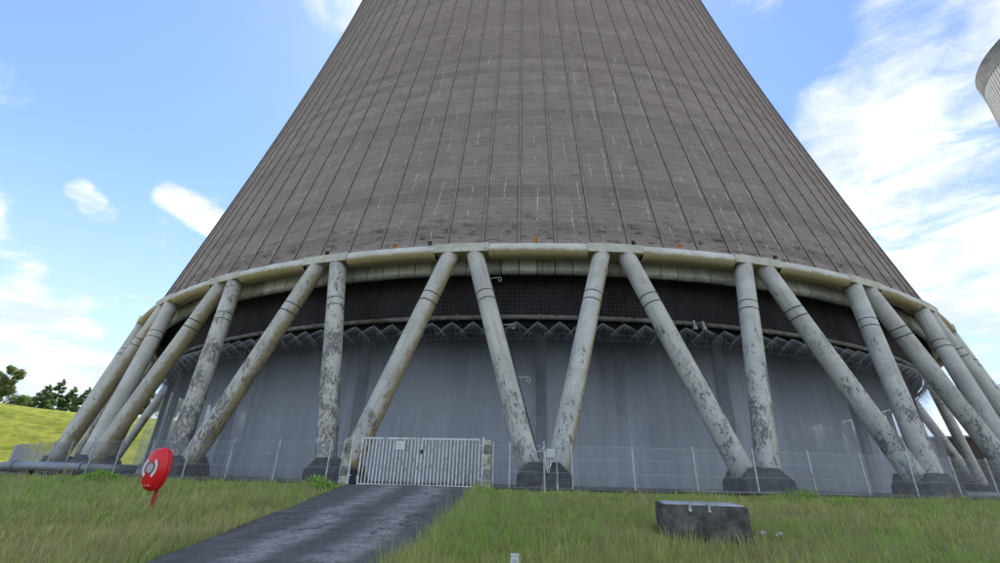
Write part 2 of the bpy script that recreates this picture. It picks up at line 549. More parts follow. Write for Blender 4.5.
# lichen-grown block
t = material('block_concrete')
oc = obj_coord(t)
n1 = t.noise(oc, 2.6, 8, .7)
c = t.mix(t.ramp(n1, .32, .7), (.060, .057, .053), (.20, .19, .175))
run = t.noise(t.scale(oc, (7, 7, .7)), 1.0, 6, .7)
c = t.mix(t.ramp(run, .52, .72, 0, .7), c, (.024, .024, .023))
c = t.mix(t.ramp(t.noise(oc, 9, 6, .75), .60, .68, 0, .65), c, (.26, .255, .22))
c = t.mix(t.ramp(t.noise(oc, 4, 5, .7), .60, .75, 0, .5), c, (.07, .085, .035))
t.out(t.bsdf(c, .95, 0, t.bump(t.noise(oc, 14, 7, .75), .8, .03), .15))

# asphalt: worn pale wheel tracks (local x across the road)
t = material('asphalt')
uv = uv_coord(t)
s = t.n('ShaderNodeSeparateXYZ', {0: uv}).outputs
oc = obj_coord(t)
fine = t.noise(oc, 15, 6, .8)
mid = t.noise(oc, 2.2, 7, .65)
wob = t.math('MULTIPLY', t.math('SUBTRACT', t.noise(oc, .5, 4), .5), .16)
uu = t.math('ADD', s[0], wob)
tr = t.math('MAXIMUM', t.ramp(t.math('ABSOLUTE', t.math('SUBTRACT', uu, .36)), .15, .02), t.ramp(t.math('ABSOLUTE', t.math('SUBTRACT', uu, .72)), .15, .02))
c = t.mix(t.ramp(mid, .3, .7), (.10, .095, .09), (.155, .148, .14))
c = t.mix(t.math('MULTIPLY', tr, t.ramp(t.math('ADD', t.math('MULTIPLY', fine, .6), t.math('MULTIPLY', mid, .4)), .40, .58)), c, (.37, .355, .335))
c = t.mix(t.ramp(fine, .58, .66, 0, .7), c, (.36, .36, .355))
moss = t.math('MULTIPLY', t.ramp(t.math('ABSOLUTE', t.math('SUBTRACT', s[0], .5)), .38, .5), t.ramp(t.noise(oc, 3, 6, .7), .45, .62))
c = t.mix(t.math('MULTIPLY', moss, .6), c, (.05, .06, .025))
crk = t.n('ShaderNodeTexVoronoi', {'Vector': t.vmath('ADD', oc, t.scale(t.noise(oc, 1.5, 4, .6, 0, True), (.9, .9, 0))), 'Scale': .55}, feature='DISTANCE_TO_EDGE').outputs['Distance']
c = t.mix(t.math('MULTIPLY', t.ramp(crk, .014, .004), t.ramp(t.noise(oc, .6, 3), .45, .6)), c, (.03, .03, .028))
gatemoss = t.math('MULTIPLY', t.ramp(s[1], .9, .98), t.ramp(t.noise(oc, 4, 6, .7), .5, .58))
c = t.mix(t.math('MULTIPLY', gatemoss, .8), c, (.07, .075, .03))
t.out(t.bsdf(c, .88, 0, t.bump(fine, .6, .012), .25))

# ground: earth and turf; the mown hill to the west is yellower
t = material('turf')
wp = world_pos(t)
n1 = t.noise(wp, .11, 6, .6)
n2 = t.noise(wp, 1.7, 7, .7)
n3 = t.noise(t.scale(wp, (.35, .35, 1.6)), 1.0, 6, .68)
near = t.mix(t.ramp(n2, .3, .7), (.17, .175, .07), (.27, .27, .12))
hill = t.mix(t.ramp(n1, .35, .65), (.21, .235, .028), (.30, .315, .05))
hill = t.mix(t.ramp(n3, .46, .66, 0, .75), hill, (.085, .125, .018))
hill = t.mix(t.ramp(t.noise(wp, .55, 6, .7), .58, .72, 0, .7), hill, (.34, .34, .08))
sw = t.n('ShaderNodeSeparateXYZ', {0: wp}).outputs
dist = t.vmath('LENGTH', wp)
yard = t.mix(t.ramp(n1, .35, .65), (.24, .225, .20), (.36, .345, .31))  # ground out of view, made pale and neutral for its bounce light
uh = t.math('ADD', t.math('MULTIPLY', sw[0], -.85), t.math('MULTIPLY', sw[1], .5))
hill = t.mix(t.ramp(t.noise(t.scale(wp, (1, 1, 3)), .95, 7, .75), .5, .62, 0, .6), hill, (.09, .13, .02))
far = t.mix(t.ramp(uh, 84, 96), yard, hill)
c = t.mix(t.ramp(dist, 38, 60), near, far)
t.out(t.bsdf(c, .95, 0, t.bump(t.math('ADD', n2, n3), .8, .25), .1))

t = material('apron_concrete')
wp = world_pos(t)
n1 = t.noise(wp, .8, 7, .65)
t.out(t.bsdf(t.mix(t.ramp(n1, .3, .7), (.06, .06, .058), (.15, .148, .14)), .75, 0, t.bump(t.noise(wp, 14, 5), .4, .02), .3))

t = material('water')
wp = world_pos(t)
n1 = t.noise(wp, 4.5, 5, .65)
foam = t.ramp(t.noise(wp, 6, 7, .75), .5, .7, .15, .7)
c = t.mix(foam, (.03, .04, .05), (.5, .54, .58))
t.out(t.bsdf(c, .18, 0, t.bump(n1, .7, .08), .5))


# falling water: a sheet of fine rain, streaked along its fall (v), let through in between
def rain_material(name, amount, streak, colr, fade_top):
    t = material(name)
    uv = uv_coord(t)
    s = t.n('ShaderNodeSeparateXYZ', {0: uv}).outputs
    r0 = t.math('MULTIPLY', t.vmath('LENGTH', t.n('ShaderNodeVectorMath', {0: obj_coord(t), 1: (1, 1, 0)}, operation='MULTIPLY').outputs[0]), 7.0)
    st1 = t.noise(t.n('ShaderNodeCombineXYZ', {0: t.math('ADD', t.math('MULTIPLY', s[0], 1.8), r0), 1: t.math('MULTIPLY', s[1], .03)}).outputs[0], 1.0, 4, .6)
    st2 = t.noise(t.n('ShaderNodeCombineXYZ', {0: t.math('MULTIPLY', s[0], .14), 1: t.math('MULTIPLY', s[1], .05)}).outputs[0], 1.0, 2, .5)
    a = t.math('ADD', t.math('MULTIPLY', t.math('SUBTRACT', st1, .5), streak), amount)
    a = t.math('ADD', a, t.math('MULTIPLY', t.math('SUBTRACT', st2, .5), streak * 1.4))
    a = t.math('MULTIPLY', a, t.math('MULTIPLY', t.ramp(s[1], 0.0, fade_top, .02, 1.0), t.ramp(s[1], 1.5, 10.5, .55, 2.0)))
    a = t.math('MINIMUM', t.math('MAXIMUM', a, 0.0), 1.0)
    dif = t.n('ShaderNodeBsdfDiffuse', {'Color': (*colr, 1)}).outputs[0]
    trl = t.n('ShaderNodeBsdfTranslucent', {'Color': (*colr, 1)}).outputs[0]
    b = t.n('ShaderNodeMixShader', {0: .4, 1: dif, 2: trl}).outputs[0]
    tr = t.n('ShaderNodeBsdfTransparent').outputs[0]
    t.out(t.n('ShaderNodeMixShader', {0: a, 1: tr, 2: b}).outputs[0])


rain_material('rain_front', .15, .34, (.80, .83, .86), 3.0)
rain_material('rain_mid', .32, .24, (.60, .63, .68), 4.5)
rain_material('rain_deep', .85, .10, (.44, .465, .50), 5.5)  # sheet colours darken inwards, painting in the dim tower interior
t = material('spray')
dif = t.n('ShaderNodeMixShader', {0: .5, 1: t.n('ShaderNodeBsdfDiffuse', {'Color': (.9, .92, .95, 1)}).outputs[0], 2: t.n('ShaderNodeBsdfTranslucent', {'Color': (.9, .92, .95, 1)}).outputs[0]}).outputs[0]
t.out(t.n('ShaderNodeMixShader', {0: .30, 1: t.n('ShaderNodeBsdfTransparent').outputs[0], 2: dif}).outputs[0])


def leafy(name, trans=.35, rough=.6):
    t = material(name)
    c = t.n('ShaderNodeAttribute', attribute_name='tint').outputs[0]
    b = t.bsdf(c, rough, 0, None, .25)
    tl = t.n('ShaderNodeBsdfTranslucent', {'Color': c}).outputs[0]
    t.out(t.n('ShaderNodeMixShader', {0: trans, 1: b, 2: tl}).outputs[0])


leafy('grass_blade', .45)
leafy('leaf', .45)

# ------------------------------------------------------------------ terrain
TC = Vector((5.054, 82.836, 0))       # foot of the tower's axis
RF = 62.6                             # circle of the fence
ZP = .97                              # level inside the fence


def sstep(a, b, x):
    k = np.clip((x - a) / (b - a), 0, 1)
    return k * k * (3 - 2 * k)


def zg(x, y):
    x = np.asarray(x, float); y = np.asarray(y, float)
    r = np.hypot(x - TC.x, y - TC.y)
    z = ZP - .05 * np.clip(r - RF, 0, 20.4)
    out = np.clip((r - RF) / 4, 0, 1)
    z = z + out * .018 * (np.sin(x * .9 + 1.3) * np.cos(y * .7) + .6 * np.sin(x * 2.1 + y * 1.7))
    u = -x * .85 + y * .5
    h = sstep(95, 140, u) * 13.2 + np.clip(u - 140, 0, 900) * .004
    h = h * (1 - sstep(40, 90, x))
    bumps = .5 * np.sin(x * .12 + 2) * np.sin(y * .09 + .4) + .25 * np.sin(x * .31) * np.sin(y * .27)
    return z + h + bumps * sstep(97, 120, u) * (1 - sstep(40, 90, x))


def axis(lo, hi, step, far):
    mid = np.arange(lo, hi + 1e-6, step)
    ext, d, p = [], step, hi
    e2, q = [], lo
    while p < far:
        d *= 1.22; p += d; q -= d
        ext.append(p); e2.append(q)
    return np.concatenate([e2[::-1], mid, ext])


gx = axis(-60, 60, 1.0, 4000)
gy = axis(-12, 140, 1.0, 4000)
X, Y = np.meshgrid(gx, gy)
Z = zg(X, Y)
nx, ny = len(gx), len(gy)
idx = np.arange(nx * ny).reshape(ny, nx)
quads = np.stack([idx[:-1, :-1], idx[:-1, 1:], idx[1:, 1:], idx[1:, :-1]], -1).reshape(-1, 4)
me = np_mesh('ground', np.stack([X, Y, Z], -1).reshape(-1, 3), quads.ravel(), np.full(len(quads), 4), 'turf')
me.polygons.foreach_set('use_smooth', [True] * len(me.polygons))
kind(link('ground', me), 'structure')

# road up to the gate: a slab with a broken edge standing a little above the turf
rows = 60
mb = MB()
RL = [(-4.35, 3.0), (-4.83, 7.67), (-5.19, 10.71), (-5.75, 15.5), (-6.35, 20.2), (-6.5, 21.1)]
RR = [(-1.75, 3.0), (-1.35, 7.67), (-1.1, 10.5), (-1.02, 15.5), (-.9, 20.2), (-.9, 20.5)]


def along(pl, f):
    k = f * (len(pl) - 1); i = min(int(k), len(pl) - 2); a = k - i
    return (pl[i][0] * (1 - a) + pl[i + 1][0] * a, pl[i][1] * (1 - a) + pl[i + 1][1] * a)


nc = 9
for j in range(rows + 1):
    f = j / rows
    l, r_ = along(RL, f), along(RR, f)
    jl, jr = random.uniform(-.025, .025), random.uniform(-.03, .03)
    for k in range(nc):
        a = k / (nc - 1)
        x = l[0] + jl + (r_[0] + jr - l[0] - jl) * a
        y = l[1] + (r_[1] - l[1]) * a
        mb.v.append((x, y, float(zg(x, y)) + .10 + .03 * math.sin(math.pi * a)))
    for e in (0, nc - 1):
        p = mb.v[j * (nc + 2) + e]
        mb.v.append((p[0] + (-.06 if e == 0 else .06), p[1], p[2] - .3))
W_ = nc + 2
for j in range(rows):
    for k in range(nc - 1):
        a, b = j * W_ + k, j * W_ + k + 1
        u0, u1 = k / (nc - 1), (k + 1) / (nc - 1)
        mb.face((a, b, b + W_, a + W_), ((u0, j / rows), (u1, j / rows), (u1, (j + 1) / rows), (u0, (j + 1) / rows)))
    a, b = j * W_, j * W_ + nc
    mb.face((b, a, a + W_, b + W_), ((0, j / rows),) * 4)
    a, b = j * W_ + nc - 1, j * W_ + nc + 1
    mb.face((a, b, b + W_, a + W_), ((1, j / rows),) * 4)
kind(mb.build('road', 'asphalt'), 'structure')


def pol(r, deg, z):
    a = R(deg)
    return (r * math.sin(a), -r * math.cos(a), z)


def ring(mb, prof, n=144, a0=0.0, a1=360.0, closed=False, mi=0):
    """sweep profile [(r,z)..] round the axis; uv = metres"""
    b = len(mb.v); m_ = len(prof)
    full = abs(a1 - a0 - 360) < 1e-6
    cnt = n if full else n + 1
    for j in range(cnt):
        d = a0 + (a1 - a0) * j / n
        for r, z in prof:
            mb.v.append(pol(r, d, z))
    lens = [0.0]
    for k in range(1, m_):
        lens.append(lens[-1] + math.hypot(prof[k][0] - prof[k - 1][0], prof[k][1] - prof[k - 1][1]))
    r0 = max(p[0] for p in prof)
    ks = range(m_ if closed else m_ - 1)
    for j in range(n):
        j2 = (j + 1) % cnt
        u0, u1 = R(a0 + (a1 - a0) * j / n) * r0, R(a0 + (a1 - a0) * (j + 1) / n) * r0
        for k in ks:
            k2 = (k + 1) % m_
            v0, v1 = lens[k], lens[k2] if k2 else lens[-1] + .3
            mb.face((b + j * m_ + k, b + j2 * m_ + k, b + j2 * m_ + k2, b + j * m_ + k2), ((u0, v0), (u1, v0), (u1, v1), (u0, v1)), mi)
    return mb


# apron between fence and basin, basin water
mb = MB(); ring(mb, [(62.5, ZP + .012), (61.5, ZP + .012)], 180)
kind(mb.build('apron', 'apron_concrete', loc=TC), 'structure')
mb = MB(); ring(mb, [(61.4, ZP + .07), (56, ZP + .07), (40, ZP + .07), (2, ZP + .07)], 120)
kind(mb.build('basin_water', 'water', loc=TC), 'structure')

# ------------------------------------------------------------------ the big cooling tower
tower = empty('cooling_tower', (TC.x, TC.y, ZP))
TZ = -ZP                                 # parts are written in world heights
tag(tower, 'huge brown grey concrete cooling tower standing on slanted pale columns', 'cooling tower')


def tpart(mb, name, mats, smooth=False, rz=0.0, parent=None, **kw):
    return mb.build(name, mats, parent or tower, smooth, (0, 0, TZ) if parent is None else (0, 0, 0), rz, **kw)


ZT0, ZTOP = 15.42, 160.0


def shell_r(z):
    return 36.68 * math.sqrt(1 + ((z - EYE - 150.0) / 114.35) ** 2)


LIFT = 1.25
nl = int((ZTOP - ZT0) / LIFT)
SEG = 288


def shell_mesh(name, mats, lip):
    zs, rs, vv = [], [], []
    arc = 0.0
    for k in range(nl + 1):
        z = ZT0 + k * LIFT
        if k and lip:
            zs.append(z - .03); rs.append(shell_r(z - .03) - .012); vv.append(k * LIFT - .03)
        zs.append(z); rs.append(shell_r(z) + (.012 if lip else 0)); vv.append(k * LIFT)
    # inner face back down
    zi = [ZTOP + (ZT0 + .02 - ZTOP) * k / 24 for k in range(25)]
    m_ = len(zs)
    ang = np.radians(np.arange(SEG + 1) * 360 / SEG)
    P = np.zeros((SEG, m_ + len(zi), 3))
    rr = np.array(rs + [shell_r(z) - .35 for z in zi]); za = np.array(zs + zi)
    P[:, :, 0] = rr[None] * np.sin(ang[:-1])[:, None]
    P[:, :, 1] = -rr[None] * np.cos(ang[:-1])[:, None]
    P[:, :, 2] = za[None]
    M_ = m_ + len(zi)
    j = np.arange(SEG)[:, None]; k = np.arange(M_ - 1)[None]
    j2 = (j + 1) % SEG
    q = np.stack([j * M_ + k, j2 * M_ + k, j2 * M_ + k + 1, j * M_ + k + 1], -1).reshape(-1, 4)
    me = np_mesh(name, P.reshape(-1, 3), q.ravel(), np.full(len(q), 4), mats)
    lay = me.uv_layers.new(name='uv')
    va = np.array(vv + [0] * len(zi))
    U = np.zeros((SEG, M_ - 1, 4, 2))
    us = R(360 / SEG) * 57.3
    U[:, :, 0, 0] = U[:, :, 3, 0] = (np.arange(SEG) * us)[:, None]
    U[:, :, 1, 0] = U[:, :, 2, 0] = ((np.arange(SEG) + 1) * us)[:, None]
    U[:, :, 0, 1] = U[:, :, 1, 1] = va[None, :-1]
    U[:, :, 2, 1] = U[:, :, 3, 1] = va[None, 1:]
    lay.data.foreach_set('uv', U.ravel().astype(np.float32))
    return me


shell = link('shell', shell_mesh('shell', 'shell_concrete', True), tower, (0, 0, TZ))

PHI0 = -7.616                            # angle of the first pair of column heads
# meridional ribs: one mesh, turned about the axis
mb = MB()
rw, rd = .09, .07
prof_z = [ZT0 + .03 + (ZTOP - ZT0 - .1) * k / 60 for k in range(61)]
for k in range(60):
    za, zb = prof_z[k], prof_z[k + 1]
    ra, rb = shell_r(za), shell_r(zb)
    va, vb = za - ZT0, zb - ZT0
    wa = rw; wb = rw
    A = [(-wa - .07, -ra + .06, za), (-wa, -ra - rd, za), (wa, -ra - rd, za), (wa + .07, -ra + .06, za)]
    B = [(-wb - .07, -rb + .06, zb), (-wb, -rb - rd, zb), (wb, -rb - rd, zb), (wb + .07, -rb + .06, zb)]
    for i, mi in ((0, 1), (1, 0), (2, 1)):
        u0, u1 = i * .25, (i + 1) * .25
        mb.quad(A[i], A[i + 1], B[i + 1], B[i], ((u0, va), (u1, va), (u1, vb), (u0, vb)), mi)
rib_me = mb.mesh('rib', ['rib_concrete', 'rib_side_shade'])
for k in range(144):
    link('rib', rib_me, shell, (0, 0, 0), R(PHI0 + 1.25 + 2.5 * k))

# ring beam: a flat-faced block over each pair of columns, a rounded span between the blocks
BLK = 1.78                               # half width of a block, degrees
mb = MB()
ring(mb, [(56.4, 14.95), (57.80, 14.93), (57.83, 15.48), (57.66, 15.60), (56.9, 15.63)], 4, -BLK, BLK)
b0 = len(mb.v)
for d in (-BLK, BLK):                    # end faces
    i = len(mb.v)
    mb.v += [pol(r, d, z) for r, z in ((56.4, 14.95), (57.80, 14.93), (57.83, 15.48), (57.66, 15.60), (56.9, 15.63))]
    mb.face((i, i + 1, i + 2, i + 3, i + 4))
blk_me = mb.mesh('ring_beam_block', 'beam_paint')
sp = [(56.5, 14.95), (56.8, 14.74)]
for a in range(-90, 31, 15):
    sp.append((57.32 + .44 * math.cos(R(a)), 15.13 + .44 * math.sin(R(a))))
sp += [(57.6, 15.55), (56.9, 15.58)]
mb = MB(); ring(mb, sp, 7, BLK + .015, 10 - BLK - .015)
span_me = mb.mesh('ring_beam_span', 'beam_paint', True)
for k in range(36):
    link('ring_beam_block', blk_me, tower, (0, 0, TZ), R(PHI0 + 10 * k))
    link('ring_beam_span', span_me, tower, (0, 0, TZ), R(PHI0 + 10 * k))

# pale panels hung under the shell, behind the column heads
mb = MB()
a_ = .592
prof = [(55.62, 15.6), (55.95, 15.35), (56.0, 14.32), (55.82, 14.18), (55.55, 14.2)]
ring(mb, prof, 1, -a_, a_)
for d in (-a_, a_):
    i = len(mb.v); mb.v += [pol(r, d, z) for r, z in prof]; mb.face((i, i + 1, i + 2, i + 3, i + 4))
pan_me = mb.mesh('soffit_panel', 'soffit_paint')
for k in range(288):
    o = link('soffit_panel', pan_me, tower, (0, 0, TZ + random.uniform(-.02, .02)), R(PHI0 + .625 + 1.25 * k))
mb = MB(); ring(mb, [(56.7, 15.6), (53.2, 15.95)], 144)  # dark annulus added over the gap, standing in for the unlit shell interior
tpart(mb, 'dark_gap_sheet', 'fill_dark')

# slanted columns
LEGR = .56


def leg_mesh(sgn, mats):
    top = Vector(pol(57.23, sgn * .819, 15.0)); bot = Vector(pol(60.0, sgn * (5 - .67), 2.0))
    d = (bot - top).normalized()
    a, b = top - d * .12, bot + d * .75
    n = 14
    mb = MB()
    mb.tube([a.lerp(b, k / n) for k in range(n + 1)], LEGR, 28)
    return mb.mesh('leg', mats, True), top, d


def band_mesh(top, d, at):
    mb = MB()
    c = top + d * at
    mb.tube([c - d * .035, c + d * .035], LEGR + .006, 28, cap=False)
    return mb.mesh('joint_band', 'dark_steel', True)


legs = {}
for sgn in (-1, 1):
    lm, top, d = leg_mesh(sgn, 'leg_paint')
    lw = lm.copy(); lw.materials.clear(); lw.materials.append(MATS['leg_paint_worn'])
    bands = [band_mesh(top, d, at) for at in (3.35, 3.95)]
    legs[sgn] = (lm, lw, bands, top, d)
WORN = {(0, 1), (-1, -1), (-1, 1), (0, -1), (-2, 1), (1, 1)}
for k in range(-18, 18):
    for sgn in (-1, 1):
        lm, lw, bands, top, d = legs[sgn]
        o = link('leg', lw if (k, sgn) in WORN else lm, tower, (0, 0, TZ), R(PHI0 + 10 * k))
        for b in bands:
            link('joint_band', b, o)
        if (k, sgn) == (0, 1):           # the column that carries a conduit with bracket lamps
            o['label'] = 'heavily lichen-stained column carrying a conduit and small bracket lamps'
            side = Vector((1, -.25, 0)).normalized()
            side = (side - d * side.dot(d)).normalized()
            mb = MB(); mb.tube([top + d * s_ + side * (LEGR + .03) for s_ in (2.2, 6, 10, 13.6)], .028, 8)
            mb.build('conduit', 'dark_steel', o)
            for s_ in (2.4, 5.9, 9.3):
                p = top + d * s_ + side * (LEGR + .02)
                mb = MB()
                mb.tube([p, p + Vector((.62, -.1, .02))], .022, 6)
                q = p + Vector((.62, -.1, .02))
                mb.tube([q + Vector((.09 * math.sin(a), 0, -.15 + .15 * math.cos(a))) for a in [k_ * .62 for k_ in range(9)]], .016, 6)
                mb.build('bracket_lamp', 'galvanised', o)

# pedestals: faceted blocks under each pair of column feet
mb = MB()
lo = [(-1.3, -1.0), (1.3, -1.0), (1.3, 1.0), (-1.3, 1.0)]
lay1 = [(-1.25, -.9), (1.25, -.9), (1.25, .9), (-1.25, .9)]
lay2 = [(-.75, -.72), (.75, -.72), (.75, .85), (-.75, .85)]
for lay, z in ((lo, .9), (lay1, 1.62), (lay2, 2.16)):
    for x, y in lay:
        mb.v.append((x, -60.0 + y, z))
for L_ in (0, 1):
    for k in range(4):
        a, b = L_ * 4 + k, L_ * 4 + (k + 1) % 4
        mb.face((a, b, b + 4, a + 4))
mb.face((8, 9, 10, 11))
ped_me = mb.mesh('pedestal', 'pedestal_concrete')
bm = bmesh.new(); bm.from_mesh(ped_me)
bmesh.ops.subdivide_edges(bm, edges=bm.edges[:], cuts=3, use_grid_fill=True)
for v in bm.verts:
    v.co += Vector((random.uniform(-.03, .03), random.uniform(-.03, .03), random.uniform(-.03, .03)))
bm.to_mesh(ped_me); bm.free()
for k in range(36):
    link('pedestal', ped_me, tower, (0, 0, TZ), R(PHI0 + 5 + 10 * k))

# netting above the spray pipe, dark packing behind
mb = MB(); ring(mb, [(54.1, 15.75), (54.1, 13.6), (54.1, 11.62)], 216)
tpart(mb, 'netting_screen', 'netting')
mb = MB(); ring(mb, [(53.8, 15.7), (53.7, 11.15)], 144); ring(mb, [(53.7, 11.15), (40, 11.1), (.5, 11.1)], 144, mi=1)
tpart(mb, 'fill_pack', ['fill_dark', 'fill_grey'])
# spray pipe with flanges and nozzles
mb = MB()
n = 216
mb.tube([pol(54.35, 360 * k / n, 11.55) for k in range(n + 1)], .165, 10, cap=False)
pipe = tpart(mb, 'spray_pipe', 'pipe_steel', True)
fl = MB(); fl.tube([(-.06, -54.35, 11.55), (.06, -54.35, 11.55)], .225, 12)
fl_me = fl.mesh('flange', 'pipe_steel')
nzm = MB(); nzm.tube([(0, -54.35, 11.42), (0, -54.35, 11.28)], .035, 6); nzm.tube([(0, -54.35, 11.30), (0, -54.35, 11.2)], [.03, .07], 8)
nz_me = nzm.mesh('nozzle', 'dark_steel')
for k in range(-14, 16):
    link('flange', fl_me, pipe, (0, 0, 0), R(PHI0 + 5.2 + 6 * k))
NOZ = [PHI0 + .4 + 1.56 * k for k in range(-52, 60)]
for d in NOZ:
    link('nozzle', nz_me, pipe, (0, 0, 0), R(d))
# pair of valve boxes hanging from the pipe
for dd in (9.0, 9.75):
    vb = MB(); vb.box((0, -54.5, 11.25), (.3, .3, .28), taper=.6); vb.tube([(0, -54.5, 11.4), (0, -54.5, 11.75)], .06, 8)
    link('valve', vb.mesh('valve', 'galvanised'), pipe, (0, 0, 0), R(dd))
# grating edge under the sprays
mb = MB(); ring(mb, [(53.0, 10.86), (53.12, 10.86), (53.12, 10.78), (53.0, 10.78)], 180, closed=True)
ring(mb, [(53.0, 10.40), (53.12, 10.40), (53.12, 10.34), (53.0, 10.34)], 180, closed=True)
for k in range(900):
    a = -75 + 150 * k / 900
    p = pol(53.06, a, 10.6); mb.box(p, (.035, .03, .4), R(a))
tpart(mb, 'grating_edge', 'dark_steel')
# inner columns standing in the rain
cm = MB(); cm.box((0, -53.05, 6.0), (.7, .46, 9.6)); col_me = cm.mesh('inner_column', 'column_concrete')
ci = MB(); ci.box((0, -48.3, 6.0), (.62, .55, 9.8)); coli_me = ci.mesh('inner_column', 'column_concrete')
for k in range(26):
    link('inner_column', col_me, tower, (0, 0, TZ), R(-3.49 + 1.2 + 360 / 26 * k))
    link('inner_column', coli_me, tower, (0, 0, TZ), R(-3.49 - 5.0 + 360 / 26 * k))
# basin wall
mb = MB(); ring(mb, [(61.7, .8), (61.7, 1.16), (61.4, 1.16), (61.4, .8)], 180)
tpart(mb, 'basin_wall', 'plinth_concrete')
# little things on the beam: orange plates and grey junction boxes
for dd in (-2.74, -12.46, 6.99):
    pm = MB(); pm.box((0, -57.3, 15.95), (.34, .08, .26)); pm.box((-.08, -57.35, 15.95), (.07, .04, .12), mi=1); pm.box((.08, -57.35, 15.95), (.07, .04, .12), mi=1)
    tpart(pm, 'marker_plate', ['orange_paint', 'print_black'], rz=R(dd))
for dd in (-9.8, 13.86, -17.5, 3.6):
    pm = MB(); pm.box((0, -57.72, 15.70), (.2, .2, .22)); pm.tube([(0, -57.7, 15.75), (.05, -57.3, 16.2)], .02, 6)
    tpart(pm, 'junction_box', 'dark_steel', rz=R(dd))

# ------------------------------------------------------------------ rain and spray inside the tower
mb = MB()
for r, z1, mi in ((54.0, 11.42, 0), (53.3, 11.1, 0), (52.6, 11.09, 0), (51.2, 11.08, 0), (50.0, 11.07, 1), (48.8, 11.06, 1), (47.2, 11.05, 1), (45.6, 11.05, 1), (43.0, 11.05, 2)):
    ring(mb, [(r, z1), (r, 8), (r + .03, 4), (r + .08, ZP + .085)], 180, mi=mi)
kind(mb.build('falling_water', ['rain_front', 'rain_mid', 'rain_deep'], loc=TC, smooth=True), 'stuff', 'grey curtain of falling water between the tower columns', 'water')
mb = MB()
for d in NOZ:
    ax = Vector(pol(54.35, d, 11.2))
    reach = random.uniform(.95, 1.2)
    for j in range(30):                  # thin jets thrown out in a cone, falling as they go
        a = 2 * math.pi * (j + random.uniform(-.3, .3)) / 30
        sp_ = reach * random.uniform(.86, 1.08)
        L_ = random.uniform(.75, 1.25)
        dv = Vector((math.cos(a), math.sin(a), 0))
        mb.tube([ax + dv * (.05 + 1.05 * sp_ * q * L_) + Vector((0, 0, -.80 * q * L_ - .22 * (q * L_) ** 2)) for q in (0, .3, .65, 1.0)], [.010, .011, .008, .002], 3, cap=False)
kind(mb.build('water_spray', 'spray', loc=TC, smooth=True), 'stuff', 'fans of white spray falling from the nozzles under the ring pipe', 'spray')

# ------------------------------------------------------------------ second tower, far to the right
D2, A2 = 252.0, R(64.4)
t2 = empty('cooling_tower', (D2 * math.sin(A2), D2 * math.cos(A2), .6))
tag(t2, 'pale ribbed rim of a second cooling tower cut by the right picture edge', 'cooling tower')
sh2 = link('shell', shell_mesh('shell', 'pale_shell_concrete', False), t2, (0, 0, -.6))
mb = MB()
zs2 = [ZTOP - 7.2 + k * 1.2 for k in range(7)]
ring(mb, [(shell_r(z) + .18 + (.25 if k >= 5 else 0), z) for k, z in enumerate(zs2)] + [(shell_r(ZTOP) + .5, ZTOP + .15), (shell_r(ZTOP) - .5, ZTOP + .15)], 180)
plain('rim_dark', (.17, .165, .16), .9, 0, .25, .25, (.10, .09, .085), .5)
mb.build('rim_band', 'rim_dark', t2, True, (0, 0, -.6))
mb = MB()
for k in range(30):
    za, zb = ZT0 + (ZTOP - ZT0 - 2) * k / 30, ZT0 + (ZTOP - ZT0 - 2) * (k + 1) / 30
    ra, rb = shell_r(za), shell_r(zb)
    A = [(-.2, -ra + .1, za), (-.15, -ra - .14, za), (.15, -ra - .14, za), (.2, -ra + .1, za)]
    B = [(-.2, -rb + .1, zb), (-.15, -rb - .14, zb), (.15, -rb - .14, zb), (.2, -rb + .1, zb)]
    for i in range(3):
        mb.quad(A[i], A[i + 1], B[i + 1], B[i], ((0, za), (1, za), (1, zb), (0, zb)), 0)
plain('pale_rib', (.50, .48, .43), .9, 0, .12, .2)
r2 = mb.mesh('rib', 'pale_rib')
for k in range(144):
    link('rib', r2, sh2, (0, 0, 0), R(2.5 * k))

# ------------------------------------------------------------------ fence on its plinth, following the basin
FH = 1.82
STEP = 2.45


def fpt(deg, z=0.0):
    p = pol(RF, deg, z)
    return Vector((TC.x + p[0], TC.y + p[1], z))


pitch_w = .062
wid = 2 * RF * math.sin(R(STEP / 2))


def wire_panel(width):
    """chain link: straight wires on both diagonals clipped to the panel, plus three line wires"""
    mb = MB()

    def bar(a, b, r):
        a, b = Vector(a), Vector(b)
        t_ = (b - a).normalized(); y = Vector((0, 1, 0)); x = t_.cross(y)
        i = len(mb.v)
        for p in (a, b):
            for k in range(3):
                an = 2 * math.pi * k / 3
                mb.v.append(tuple(p + (x * math.cos(an) + y * math.sin(an)) * r))
        for k in range(3):
            k2 = (k + 1) % 3
            mb.face((i + k, i + k2, i + 3 + k2, i + 3 + k))
    z0, z1 = .15, FH
    H = z1 - z0
    s_ = -H
    while s_ < width:
        a, b = max(s_, 0), min(s_ + H, width)
        if b - a > .02:
            bar((a, 0.006, z0 + a - s_), (b, 0.006, z0 + b - s_), .0030)
            bar((width - a, -.006, z0 + a - s_), (width - b, -.006, z0 + b - s_), .0030)
        s_ += pitch_w * 1.414
    for z in (z0, z0 + H * .36, z0 + H * .69, z1):
        bar((0, 0, z), (width, 0, z), .006)
    return mb.mesh('mesh_panel', 'wire')


pm_full = wire_panel(wid)
pmb = MB(); pmb.box((0, 0, FH / 2 + .02), (.055, .055, FH + .1)); pmb.box((0, 0, FH + .085), (.065, .065, .03)); post_me = pmb.mesh('post', 'galvanised')
plb = MB(); plb.box((wid / 2, 0, -.08), (wid, .22, .42)); pl_me = plb.mesh('plinth', 'plinth_concrete')


